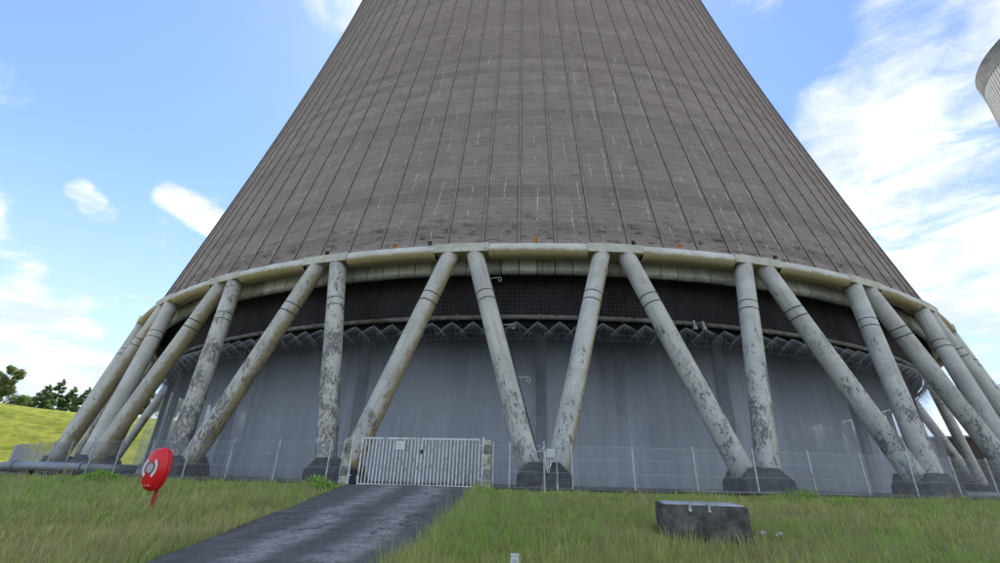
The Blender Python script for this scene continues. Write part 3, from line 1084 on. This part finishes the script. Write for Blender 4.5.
def fence(name, degs, label):
    f0 = fpt(degs[0], ZP)
    root = empty(name, f0)
    tag(root, label, 'fence')
    for i, d in enumerate(degs):
        p = fpt(d, ZP) - f0
        o = link('post', post_me, root, p, R(d))
        o.rotation_euler = (random.uniform(-.012, .012), random.uniform(-.012, .012), R(d))
        if i + 1 < len(degs):
            q = fpt(degs[i + 1], ZP)
            v = q - fpt(d, ZP)
            a = math.atan2(v.y, v.x)
            me_ = pm_full if abs(v.length - wid) < .03 else wire_panel(v.length)
            link('mesh_panel', me_, root, p, a)
            if abs(v.length - wid) < .03:
                link('plinth', pl_me, root, p, a)
            else:
                b = MB(); b.box((v.length / 2, 0, -.08), (v.length, .22, .42)); link('plinth', b.mesh('plinth', 'plinth_concrete'), root, p, a)
    return root


right_d = [-4.72, -4.08, -1.64] + [.75 + STEP * k for k in range(0, 22)]
left_d = [-11.02, -11.62] + [-11.62 - STEP * k for k in range(1, 22)]
fence('chain_link_fence', right_d, 'grey chain-link fence with pale posts running right from the gate')
fence('chain_link_fence', left_d[::-1], 'grey chain-link fence with pale posts curving away left of the gate')

# ------------------------------------------------------------------ gate: two leaves, two posts
gl, gm, gr = fpt(-10.28, ZP), fpt(-7.72, ZP), fpt(-5.22, ZP)


def gate_leaf(a, b, label, with_sign):
    v = b - a
    L = v.length - .03
    root = empty('gate_leaf', (a.x, a.y, ZP + .02), math.atan2(v.y, v.x))
    tag(root, label, 'gate')
    H = 2.02; z0 = .06
    x0, x1 = .05, L - .02
    f = MB()
    f.box(((x0 + x1) / 2, 0, H - .03), (x1 - x0, .06, .07)); f.box(((x0 + x1) / 2, 0, z0 + .03), (x1 - x0 - .005, .056, .06))
    f.box((x0 + .03, 0, (H + z0) / 2 - .02), (.07, .064, H - z0)); f.box((x1 - .03, 0, (H + z0) / 2 - .02), (.07, .064, H - z0))
    f.build('frame', 'white_metal', root, bevel=.006)
    nb = 15
    bb = MB(); bb.box((0, 0, (H + z0) / 2), (.05, .022, H - z0 - .1)); bme = bb.mesh('bar', 'white_metal')
    for k in range(nb):
        x = x0 + .065 + (x1 - x0 - .13) * (k + .75) / (nb + .5)
        o = link('bar', bme, root, (x, 0, 0)); o.rotation_euler = (0, random.uniform(-.004, .004), R(28))
    if with_sign:
        s_ = MB(); s_.box((0, 0, 0), (.40, .012, .34)); so = s_.build('sign', 'print_white', root, loc=(L * .68, -.05, 1.70), bevel=.003)
        g_ = MB()
        for (x, z, wd) in ((-.04, .08, .20), (.02, .03, .16), (-.03, -.03, .22), (.0, -.09, .14)):
            g_.box((x, -.0085, z), (wd, .003, .016))
        g_.build('print', 'print_grey', so)
    else:
        h_ = MB(); h_.box((.10, -.05, 1.45), (.10, .05, .16)); h_.tube([(.10, -.07, 1.47), (.10, -.12, 1.47), (.2, -.12, 1.47)], .012, 8)
        h_.build('lock', 'dark_steel', root)
    for z in (.35, 1.6):
        hb = MB(); hx = x0 - .03 if with_sign else x1 + .04
        hb.tube([(hx, 0, z - .06), (hx, 0, z + .06)], .022, 8); hb.build('hinge', 'galvanised', root)
    return root


gate_leaf(gl, gm, 'white metal bar gate leaf carrying a small white sign', True)
gate_leaf(gm, gr, 'white metal bar gate leaf without a sign, right of the pair', False)


def gate_post(deg, label):
    p = fpt(deg, ZP)
    root = empty('gate_post', (p.x, p.y, ZP - .1), R(deg))
    tag(root, label, 'gate post', 'concrete gate posts')
    z = 0.0
    for k, (h, m_) in enumerate(((.52, 'post_concrete'), (.38, 'post_concrete_dark'), (.62, 'post_concrete'), (.36, 'post_concrete_dark'), (.22, 'post_concrete'))):
        b = MB(); wdt = .30 + random.uniform(-.015, .015)
        b.box((random.uniform(-.012, .012), 0, z + h / 2), (wdt, .30, h - .006)); b.build('block', m_, root, bevel=.014)
        z += h
    s_ = -1 if deg < -8 else 1
    b = MB(); b.tube([(-s_ * .2, -.1, .05), (-s_ * .2, -.1, 2.2)], .045, 10); b.build('hinge_pole', 'white_metal', root)
    for zz_ in (.55, 1.85):
        b = MB(); b.box((-s_ * .17, -.1, zz_), (.34, .03, .05)); b.build('bracket', 'galvanised', root)


gate_post(-10.78, 'stacked pale concrete gate post left of the white gate')
gate_post(-4.95, 'stacked pale concrete gate post right of the white gate')

# ------------------------------------------------------------------ electrical box on its posts beside the fence
p = fpt(-2.55, ZP)
eb = empty('electrical_box', (p.x, p.y - .12, ZP - .02), R(-2.55))
tag(eb, 'grey electrical box with looping cables on a steel post by the fence', 'electrical box')
b = MB(); b.box((.07, -.06, 1.52), (.36, .2, .36)); bo = b.build('cabinet', 'plastic_grey', eb, bevel=.015)
b = MB(); b.box((.07, -.165, 1.52), (.30, .012, .30)); b.build('lid', 'plastic_grey', bo, bevel=.004)
b = MB(); b.tube([(-.2, 0, -.1), (-.2, 0, 2.0)], .04, 10); b.build('post', 'galvanised', eb)
b = MB(); b.box((-.03, .0, 1.52), (.4, .04, .06)); b.build('bracket', 'galvanised', eb)
for k, (x0, x1, dr) in enumerate(((.0, -.2, .62), (.08, -.18, .72), (.16, -.16, .5))):
    b = MB(); b.tube([(x0 + (x1 - x0) * s_, -.08, 1.36 - dr * math.sin(math.pi * s_) * 1.0 + (.25 * s_)) for s_ in [i / 12 for i in range(13)]], .02, 7)
    b.build('cable', 'cable_white', eb, True)
b = MB(); b.tube([(-.2, -.05, 1.78), (-.34, -.05, 1.60), (-.52, -.05, 1.58), (-.68, .1, 1.72), (-.78, .3, 1.95)], .02, 7); b.build('cable', 'cable_white', eb, True)
b = MB(); b.tube([(.34, 0, -.1), (.34, 0, 1.5)], .025, 8); b.build('conduit', 'galvanised', eb)
b = MB(); b.tube([(.34, -.03, .35), (.35, -.08, .05), (.42, -.3, -.12), (.55, -.6, -.17), (.62, -.9, -.2)], .025, 8); b.build('cable', 'cable_white', eb, True)

# ------------------------------------------------------------------ lifebuoy housing on its post
bx, by = -8.23, 11.85
bz = float(zg(bx, by))
buoy = empty('lifebuoy_station', (bx, by, bz), R(-17))
tag(buoy, 'bright red lifebuoy housing on a red post in the grass', 'lifebuoy')
b = MB(); b.box((0, .05, .55), (.09, .06, 1.4)); b.build('post', 'post_red', buoy, bevel=.008)
# housing: rounded drop-shaped shell
cz, hh, hw, dp = 1.04, .475, .30, .20


def outline(a):
    x = math.cos(a); z = math.sin(a)
    e = .72
    x = math.copysign(abs(x) ** e, x); z = math.copysign(abs(z) ** e, z)
    k = 1.0 - .13 * max(z, 0) - .20 * max(-z, 0)
    return x * hw * k, z * hh


def dome(mb, n, layers, mi=0):
    i0 = len(mb.v)
    for s_, y in layers:
        for j in range(n):
            x, z = outline(2 * math.pi * j / n)
            mb.v.append((x * s_, y, cz + z * s_))
    for L_ in range(len(layers) - 1):
        for j in range(n):
            j2 = (j + 1) % n
            mb.face((i0 + L_ * n + j, i0 + L_ * n + j2, i0 + (L_ + 1) * n + j2, i0 + (L_ + 1) * n + j), None, mi)
    mb.face([i0 + j for j in range(n)], None, mi)
    mb.face([i0 + (len(layers) - 1) * n + j for j in range(n)][::-1], None, mi)


b = MB(); dome(b, 40, [(.86, .03), (.95, .02), (1.0, -.02), (1.0, -.09)]); b.build('back_shell', 'red_plastic', buoy, True, recalc=True)
b = MB(); dome(b, 40, [(1.0, -.10), (1.035, -.105), (1.035, -.135), (1.0, -.14), (.97, -.20), (.88, -.255), (.74, -.285), (.0001, -.295)]); cov = b.build('cover', 'red_plastic', buoy, True, recalc=True)
b = MB(); dome(b, 40, [(1.02, -.088), (1.02, -.102)]); b.build('seam', 'red_plastic_dark', buoy, True)
# printed ring mark: two arcs and a disc
def arc_plate(mb, r0, r1, a0, a1, sx_, y=-.299, n=12):
    i = len(mb.v)
    for k in range(n + 1):
        a = R(a0 + (a1 - a0) * k / n)
        for r_ in (r0, r1):
            mb.v.append((r_ * math.cos(a) * sx_, y + .0 , cz + .02 + r_ * math.sin(a)))
    for k in range(n):
        mb.face((i + 2 * k, i + 2 * k + 1, i + 2 * k + 3, i + 2 * k + 2))


for a0, a1 in ((122, 238), (-58, 58)):
    b = MB(); arc_plate(b, .165, .245, a0, a1, .95); b.build('mark_arc', 'print_white', cov)
b = MB(); arc_plate(b, .0, .112, 0, 360, 1.0, -.301, 28); b.build('mark_disc', 'print_grey', cov)
b = MB(); arc_plate(b, .112, .128, 0, 360, 1.0, -.300, 28); b.build('mark_rim', 'print_black', cov)
for x in (-.10, .0, .10):
    b = MB(); b.tube([(x, -.262, cz - .36), (x, -.285, cz - .36)], .014, 8); b.build('screw', 'print_white', cov)

# ------------------------------------------------------------------ concrete block with sheet-metal lids
fl_, fr_, bl_, br_ = Vector((3.29, 9.75)), Vector((4.85, 9.38)), Vector((3.62, 11.05)), Vector((5.22, 10.7))
zt_, zb_ = 1.13, .2
bb_ = empty('concrete_block', (4.2, 10.2, float(zg(4.2, 10.2))))
tag(bb_, 'dark lichen-stained concrete block with grey metal lids in the grass', 'concrete block')
o3 = Vector((4.2, 10.2, float(zg(4.2, 10.2))))
me = bpy.data.meshes.new('body')
bm = bmesh.new()
vs = [bm.verts.new(Vector((q.x, q.y, z)) - o3) for z in (zb_, zt_) for q in (fl_, fr_, br_, bl_)]
for q in ((3, 2, 1, 0), (4, 5, 6, 7), (0, 1, 5, 4), (1, 2, 6, 5), (2, 3, 7, 6), (3, 0, 4, 7)):
    bm.faces.new([vs[k] for k in q])
bmesh.ops.bevel(bm, geom=bm.edges[:], offset=.018, segments=2, affect='EDGES')
bmesh.ops.subdivide_edges(bm, edges=[e for e in bm.edges if e.calc_length() > .4], cuts=10, use_grid_fill=True)
for v in bm.verts:
    if v.co.z + o3.z < zt_ - .005:
        v.co += Vector((random.uniform(-1, 1), random.uniform(-1, 1), random.uniform(-1, 1))) * .004
bm.to_mesh(me); bm.free(); me.materials.append(MATS['block_concrete'])
link('body', me, bb_)


def bil(a, b):
    p = (fl_ * (1 - a) + fr_ * a) * (1 - b) + (bl_ * (1 - a) + br_ * a) * b
    return p


for k, (a0, a1) in enumerate(((.05, .335), (.35, .645), (.66, .965))):
    b = MB(); i = len(b.v)
    dz = random.uniform(0, .006)
    for z in (zt_ + .003, zt_ + .018 + dz):
        for (a, c_) in ((a0, .04), (a1, .04), (a1, .95), (a0, .95)):
            q = bil(a, c_); b.v.append((q.x - o3.x, q.y - o3.y, z - o3.z))
    for q in ((3, 2, 1, 0), (4, 5, 6, 7), (0, 1, 5, 4), (1, 2, 6, 5), (2, 3, 7, 6), (3, 0, 4, 7)):
        b.face([i + j for j in q])
    b.build('lid', 'sheet_metal', bb_)
for a in (.345, .565):
    q = bil(a, -.012); b = MB()
    b.box((q.x - o3.x, q.y - o3.y, zt_ - .045 - o3.z), (.05, .018, .13), -.23); b.box((q.x - o3.x + .02, q.y - o3.y + .10, zt_ + .034 - o3.z), (.05, .2, .014), -.23)
    b.build('clip', 'white_metal', bb_)

# ------------------------------------------------------------------ small white marker post near the camera
mx, my = .23, 5.5
mz = float(zg(mx, my))
mk = empty('marker_post', (mx, my, mz)); tag(mk, 'small white marker post tip at the bottom edge of the grass', 'marker post')
b = MB(); b.box((0, 0, .24), (.085, .06, .74)); b.build('stake', 'print_white', mk, bevel=.006)
b = MB(); b.box((0, 0, .60), (.092, .068, .03)); b.build('cap', 'white_metal', mk, bevel=.006)
b = MB(); b.box((0, -.0335, .52), (.05, .004, .1)); b.build('plate', 'print_grey', mk)

# ------------------------------------------------------------------ big grey pipe at the left, hose on the right
b = MB()
pp = [(-21.4, 28.6, 1.38), (-22.2, 27.6, 1.40), (-23.0, 27.05, 1.41), (-24.2, 26.95, 1.42), (-26.4, 26.9, 1.43), (-27.1, 26.88, 1.42), (-27.8, 26.8, 1.32), (-28.4, 26.7, 1.14), (-29.0, 26.6, .94), (-30.5, 26.4, .45)]
root = empty('supply_pipe', (-25, 26.9, float(zg(-25, 26.9)))); tag(root, 'thick grey pipe lying in the grass at the left edge', 'pipe')
rz0 = Vector(root.location)
b.tube([Vector(p) - rz0 for p in pp], .245, 18); b.build('pipe', 'pipe_grey', root, True)
for x in (-23.2, -26.9):
    b = MB(); c0 = Vector((x, 26.97 if x > -25 else 26.88, 1.415)) - rz0
    b.tube([c0 - Vector((.05, 0, 0)), c0 + Vector((.05, 0, 0))], .30, 18); b.build('flange', 'pipe_grey', root)
for x in (-24.3, -26.0):
    b = MB(); b.box((x - rz0.x, 26.92 - rz0.y, .95 - rz0.z), (.25, .4, .6)); b.build('support', 'plinth_concrete', root)
hp = []
for k in range(8):
    d = 2.3 + 1.05 * k
    q = fpt(d); rr_ = RF + .32 + .12 * math.sin(k * 1.3)
    q = Vector(pol(rr_, d, 0)) + TC
    hp.append((q.x, q.y, float(zg(q.x, q.y)) + .2 + .02 * math.sin(k * 2.1)))
b = MB(); b.tube(hp, .022, 7)
tag(b.build('hose', 'pipe_grey', None, True), 'thin pale hose lying along the foot of the fence behind the block', 'hose')

# ------------------------------------------------------------------ buildings on the right, seen past the columns
def gable_hall(name, c, rz, L, W, H, rise, wall, label, nwin):
    root = empty(name, c, rz); tag(root, label, 'building')
    b = MB(); b.prism([(-L / 2, 0), (L / 2, 0), (L / 2, H), (-L / 2, H)], -W / 2, W / 2)
    for s_ in (-1, 1):
        i = len(b.v); b.v += [(s_ * L / 2, -W / 2, H), (s_ * L / 2, W / 2, H), (s_ * L / 2, 0, H + rise)]; b.face((i, i + 1, i + 2))
    b.build('wall', wall, root)
    b = MB()
    for s_ in (-1, 1):
        y0, y1 = 0, s_ * (W / 2 + .6)
        z1 = H - rise * .6 / (W / 2)
        e = L / 2 + .6
        P = [(-e, y0, H + rise + .03), (e, y0, H + rise + .03), (e, y1, z1 + .03), (-e, y1, z1 + .03)]
        Q = [(x, y, z + .3) for x, y, z in P]
        i = len(b.v); b.v += P + Q
        for q in ((3, 2, 1, 0), (4, 5, 6, 7), (0, 1, 5, 4), (1, 2, 6, 5), (2, 3, 7, 6), (3, 0, 4, 7)):
            b.face([i + k for k in q])
    b.build('roof', 'roof_grey', root, recalc=True)
    for k in range(nwin):
        x = -L / 2 + L * (k + .5) / nwin
        b = MB(); b.box((x, -W / 2 - .04, H * .6), (L / nwin * .5, .1, H * .25)); wo = b.build('window', 'white_metal', root)
        b = MB(); b.box((x, -W / 2 - .1, H * .6), (L / nwin * .43, .03, H * .21)); b.build('pane', 'pane_dark', wo)


gable_hall('industrial_hall', (84, 80, ZP), R(-42), 34, 12, 8.0, .5, 'wall_brown', 'low dark brown hall behind the right-hand tower columns', 0)
gable_hall('gabled_hall', (118, 88, ZP), R(-48), 26, 16, 16.5, 4.5, 'wall_beige', 'beige gabled hall at the right edge behind the outermost column', 4)


# ------------------------------------------------------------------ trees and shrubs
def leaf_cloud(centers, radii, n, size, tints, flatten=1.0):
    """n leaf clumps (bent quads) spread near the surface of the given lobes"""
    centers = np.asarray(centers, float); radii = np.asarray(radii, float)
    wgt = radii ** 2; wgt = wgt / wgt.sum()
    k = rng.choice(len(centers), n, p=wgt)
    d = rng.normal(size=(n, 3)); d /= np.linalg.norm(d, axis=1)[:, None]
    rad = radii[k] * (rng.random(n) ** .45) * rng.uniform(.75, 1.12, n)
    c = centers[k] + d * rad[:, None] * np.array([1, 1, flatten])
    a = rng.normal(size=(n, 3)); a /= np.linalg.norm(a, axis=1)[:, None]
    b_ = np.cross(a, rng.normal(size=(n, 3))); b_ /= np.linalg.norm(b_, axis=1)[:, None]
    s_ = size * rng.uniform(.6, 1.5, n)[:, None]
    up_ = np.cross(a, b_)
    V = np.stack([c - a * s_, c + b_ * s_ * .55 + up_ * s_ * .2, c + a * s_, c - b_ * s_ * .55 + up_ * s_ * .2], 1)
    tn = np.asarray(tints)
    tc = 2.8 * tn[rng.integers(0, len(tn), n)] * rng.uniform(.75, 1.25, (n, 1))
    colr = np.concatenate([np.repeat(tc[:, None], 4, 1), np.ones((n, 4, 1))], -1).reshape(-1, 4)
    return V.reshape(-1, 3), colr


def tree(name, x, y, h, w_, kindt, label, group):
    z = float(zg(x, y)) - .2
    root = empty(name, (x, y, z)); tag(root, label, 'tree', group)
    mb = MB()
    tr = .022 * h
    lean = (random.uniform(-.03, .03) * h, random.uniform(-.03, .03) * h)
    pts = [(lean[0] * s_, lean[1] * s_, h * .92 * s_) for s_ in (0, .15, .35, .6, .85, 1)]
    mb.tube(pts, [tr * 1.3, tr, tr * .8, tr * .55, tr * .3, tr * .1], 8)
    cen, rad = [], []
    nb = 16 if kindt != 'conifer' else 22
    for k in range(nb):
        f = .10 + .82 * k / nb
        a = k * 2.4 + random.uniform(-.4, .4)
        if kindt == 'conifer':
            reach = w_ * (1.0 - f) ** .9 * random.uniform(.8, 1.15)
        else:
            reach = w_ * math.sin(math.pi * min(1, (f - .08))) ** .6 * random.uniform(.45, 1.0)
        p0 = Vector((lean[0] * f, lean[1] * f, h * f))
        p1 = p0 + Vector((math.cos(a) * reach, math.sin(a) * reach, h * (.09 if kindt != 'conifer' else -.01) + random.uniform(-.02, .05) * h))
        mb.tube([p0, p0.lerp(p1, .5) + Vector((0, 0, .01 * h)), p1], [tr * .4, tr * .25, tr * .08], 5)
        cen += [p1, p0.lerp(p1, .6)]
        kr = 1.0 if kindt == 'conifer' else 1.35
        if kindt == 'conifer':
            kr = .45 + .75 * (1 - f)
        rad += [kr * w_ * random.uniform(.20, .36), kr * w_ * random.uniform(.18, .30)]
    cen.append(Vector((lean[0], lean[1], h * .95))); rad.append(w_ * (.10 if kindt == 'conifer' else .3))
    mb.build('trunk', 'bark', root, True)
    tints = {'broad': [(.055, .085, .022), (.085, .115, .03), (.04, .065, .018), (.10, .12, .045)],
             'pale': [(.10, .12, .05), (.12, .14, .06), (.07, .09, .035), (.14, .15, .08)],
             'conifer': [(.06, .09, .04), (.085, .12, .05), (.045, .07, .03), (.10, .135, .055)]}[kindt]
    V, cl = leaf_cloud([tuple(c_) for c_ in cen], rad, 5200, .020 * h + .05, tints, .85)
    n = len(V) // 4
    me_ = np_mesh('crown', V, np.arange(n * 4), np.full(n, 4), 'leaf', cl)
    link('crown', me_, root)


def at(az, d):
    return d * math.sin(R(az)), d * math.cos(R(az))


T_ = [(-47.7, 150, 7.8, 2.2, 'pale', 'tall slender pale tree standing furthest left on the hilltop'),
      (-46.4, 158, 3.2, 2.4, 'broad', 'low dark green round tree right beside the slender hilltop tree'),
      (-45.0, 152, 5.6, 2.4, 'conifer', 'bushy dark green tree on the hilltop, left in the cluster by the columns'),
      (-44.2, 156, 7.6, 2.7, 'conifer', 'pointed green conifer on the hilltop, tallest of the cluster by the columns'),
      (-43.2, 158, 6.6, 2.6, 'conifer', 'pointed conifer right of the tallest one in the hilltop cluster'),
      (-42.2, 154, 6.2, 2.6, 'conifer', 'dark conifer on the hilltop partly behind the outermost column'),
      (-48.8, 154, 3.2, 2.6, 'broad', 'low dark bush-like tree cut by the left picture edge'),
      (-45.8, 170, 3.6, 2.4, 'pale', 'small pale tree in the gap between the hilltop trees'),
      (-37.4, 168, 7.5, 3.6, 'broad', 'green tree glimpsed between the left columns'),
      (-35.6, 172, 7.0, 4.0, 'broad', 'second green tree glimpsed through the left columns by the water curtain')]
for az_, d_, h_, w__, kd, lb in T_:
    x, y = at(az_, d_)
    tree('hill_tree', x, y, h_ * 1.12, w__, kd, lb, 'trees on the hilltop')


def weed(x, y, h, w_, n, label):
    z = float(zg(x, y))
    root = empty('weed_clump', (x, y, z)); tag(root, label, 'plant', 'leafy weeds in the grass')
    mb = MB()
    tops = []
    for k in range(9):
        a = random.uniform(0, 6.28); r_ = random.uniform(.1, 1) * w_
        tp = (math.cos(a) * r_, math.sin(a) * r_, h * random.uniform(.6, 1.05))
        mb.tube([(tp[0] * .25, tp[1] * .25, -.05), (tp[0] * .7, tp[1] * .7, tp[2] * .6), tp], [.012, .009, .004], 5); tops.append(tp)
    mb.build('stem', 'weed_stem', root)
    cen = [tp for tp in tops] + [(tp[0] * .75, tp[1] * .75, tp[2] * .62) for tp in tops]
    V, cl = leaf_cloud(cen, [w_ * .42] * len(cen), n, .055, [(.11, .19, .03), (.15, .23, .045), (.08, .14, .025)], .7)
    k = len(V) // 4
    link('foliage', np_mesh('foliage', V, np.arange(k * 4), np.full(k, 4), 'leaf', cl), root)


plain('weed_stem', (.07, .10, .03), .8)
for a in ((-16.6, 20.6, .5, .7, 420, 'bright leafy weed clump in front of the thick grey pipe'),
          (-6.75, 18.6, .42, .7, 420, 'bushy green weed clump by the top of the road\'s left edge'),
          (12.6, 19.9, .28, .9, 260, 'spreading weed clump at the fence foot right of the block')):
    weed(*a)

# pale stones by the block
for sx_, sy_, sr_, lb in ((5.36, 10.0, .065, 'largest pale stone, touching the right side of the block'), (5.68, 9.95, .05, 'middle-sized pale stone furthest right of the block'), (5.5, 9.75, .035, 'smallest pale stone in front of the two larger ones by the block')):
    bm = bmesh.new(); bmesh.ops.create_icosphere(bm, subdivisions=2, radius=sr_)
    for v in bm.verts:
        v.co += v.co.normalized() * random.uniform(-.02, .02); v.co.z *= .75
    me = bpy.data.meshes.new('stone'); bm.to_mesh(me); bm.free(); me.materials.append(MATS['stone_pale'])
    tag(link('stone', me, None, (sx_, sy_, float(zg(sx_, sy_)) + .19)), lb, 'stone', 'stones beside the block')


# ------------------------------------------------------------------ grass
def smooth_noise(x, y, s, seed):
    r_ = np.random.default_rng(seed)
    a = 0
    for k in range(6):
        ph = r_.uniform(0, 6.28, 2); an = r_.uniform(0, 6.28); f = s * r_.uniform(.6, 1.9)
        a = a + np.sin((x * math.cos(an) + y * math.sin(an)) * f + ph[0])
    return a / 6 * 1.4


def road_side(y):
    ly = np.array([p[1] for p in RL]); lx = np.array([p[0] for p in RL]); ry = np.array([p[1] for p in RR]); rx = np.array([p[0] for p in RR])
    return np.interp(y, ly, lx), np.interp(y, ry, rx)


def grass(name, n, hmin, hmax, wmin, palette, label, straw=False, dmin=4.5):
    per = 12
    nt = n * 2 // per
    taz = rng.uniform(-58, 58, nt); td = dmin * (34 / dmin) ** rng.random(nt)
    tx = td * np.sin(np.radians(taz)); ty = td * np.cos(np.radians(taz))
    tuft = np.repeat(np.arange(nt), per)
    sp_ = np.minimum(.05 + .004 * td, .16)[tuft]
    x = tx[tuft] + rng.normal(0, 1, nt * per) * sp_; y = ty[tuft] + rng.normal(0, 1, nt * per) * sp_
    d_ = np.hypot(x, y)
    n2 = nt * per
    t_h = (rng.gamma(6, 1 / 6, nt))[tuft]; t_c = rng.normal(0, 1, nt)[tuft]; t_lean = rng.uniform(0, 2 * math.pi, nt)[tuft]; t_b = rng.uniform(.78, 1.22, nt)[tuft]
    rr = np.hypot(x - TC.x, y - TC.y)
    lx, rx = road_side(y)
    jit = rng.uniform(-.02, .10, n2) + .10 * smooth_noise(x, y, 3.0, 5)
    near = np.clip((13 - y) / 5, 0, 1)
    ok = (rr > RF + .13) & ((x < lx + jit * .6) | (x > rx - jit - near * .12 * (1 + smooth_noise(x, y, 2.0, 9))))
    ok &= ~((x > 3.45) & (x < 5.0) & (y > 9.75) & (y < 10.8))
    pn = .6 * smooth_noise(x, y, .8, 11) + .6 * smooth_noise(x, y, .28, 31); pn2 = smooth_noise(x, y, 2.3, 21)
    keep = rng.random(n2) < (.75 + .35 * pn2 if not straw else np.clip(.45 + .8 * pn, .05, 1))
    ok &= keep
    sel = np.nonzero(ok)[0][:n]
    x, y, d_, pn, pn2 = x[sel], y[sel], d_[sel], pn[sel], pn2[sel]
    t_h, t_c, t_lean, t_b = t_h[sel], t_c[sel], t_lean[sel], t_b[sel]
    m_ = len(x)
    z = zg(x, y) - .01
    rr = rr[sel]
    h = rng.uniform(hmin, hmax, m_) * t_h * (1 + .4 * pn2) * np.where(rr < RF + .9, .55, 1)
    h *= 1 + .5 * np.exp(-((x - road_side(y)[1] - .35) / .5) ** 2) * (x > road_side(y)[1] - .3)
    wd = np.maximum(wmin, d_ * .00055) * rng.uniform(.7, 1.4, m_)
    th = rng.uniform(0, 2 * math.pi, m_)
    dx, dy = np.cos(th), np.sin(th)
    lt = t_lean + rng.normal(0, .9, m_)
    ln = h * rng.uniform(.08, .55, m_)
    lx_, ly_ = np.cos(lt) * ln, np.sin(lt) * ln
    P = np.zeros((m_, 5, 3))
    P[:, 0] = np.stack([x - dx * wd, y - dy * wd, z], -1)
    P[:, 1] = np.stack([x + dx * wd, y + dy * wd, z], -1)
    mx_, my_, mz_ = x + lx_ * .35, y + ly_ * .35, z + h * .6
    k = 1.0 if not straw else .5
    P[:, 2] = np.stack([mx_ + dx * wd * .8 * k, my_ + dy * wd * .8 * k, mz_], -1)
    P[:, 3] = np.stack([mx_ - dx * wd * .8 * k, my_ - dy * wd * .8 * k, mz_], -1)
    P[:, 4] = np.stack([x + lx_, y + ly_, z + h * (1 - .25 * (ln / h))], -1)
    base = (np.arange(m_) * 5)[:, None]
    F = np.concatenate([base + np.array([[0, 1, 2, 3]]), base + np.array([[3, 2, 4]])], 1)
    sizes = np.tile([4, 3], m_)
    # colour: fresh green by the road and fence, drier straw in between
    pal = np.asarray(palette)
    fresh = np.clip(.5 + .9 * pn + .55 * np.exp(-((x - road_side(y)[1] - .8) / 1.3) ** 2) + .35 * (rr < RF + 3.5) - .3 * np.clip((11 - y) / 4, 0, 1) * (x < -5), 0, 1)
    fresh = np.clip(fresh + rng.normal(0, .12, m_) + .27 * t_c, 0, 1)[:, None]
    c = pal[0] * (1 - fresh) + pal[1] * fresh
    c = c * (rng.uniform(.8, 1.2, m_) * t_b)[:, None]
    dead = (t_c < -1.35)
    c[dead] = np.array([.46, .37, .20]) * rng.uniform(.7, 1.2, (dead.sum(), 1))
    C = np.ones((m_, 5, 4)); C[:, :, :3] = c[:, None]
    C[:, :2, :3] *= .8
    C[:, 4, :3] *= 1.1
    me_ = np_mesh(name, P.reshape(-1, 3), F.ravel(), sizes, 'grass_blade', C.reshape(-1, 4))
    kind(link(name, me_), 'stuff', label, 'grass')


grass('meadow_grass', 290000, .07, .21, .0028, [(.55, .53, .20), (.37, .55, .115)], 'uneven green meadow grass on both sides of the road')
grass('seed_grass', 80000, .18, .34, .0020, [(.60, .50, .30), (.48, .48, .20)], 'straw-coloured seeding grass stalks above the meadow', True)
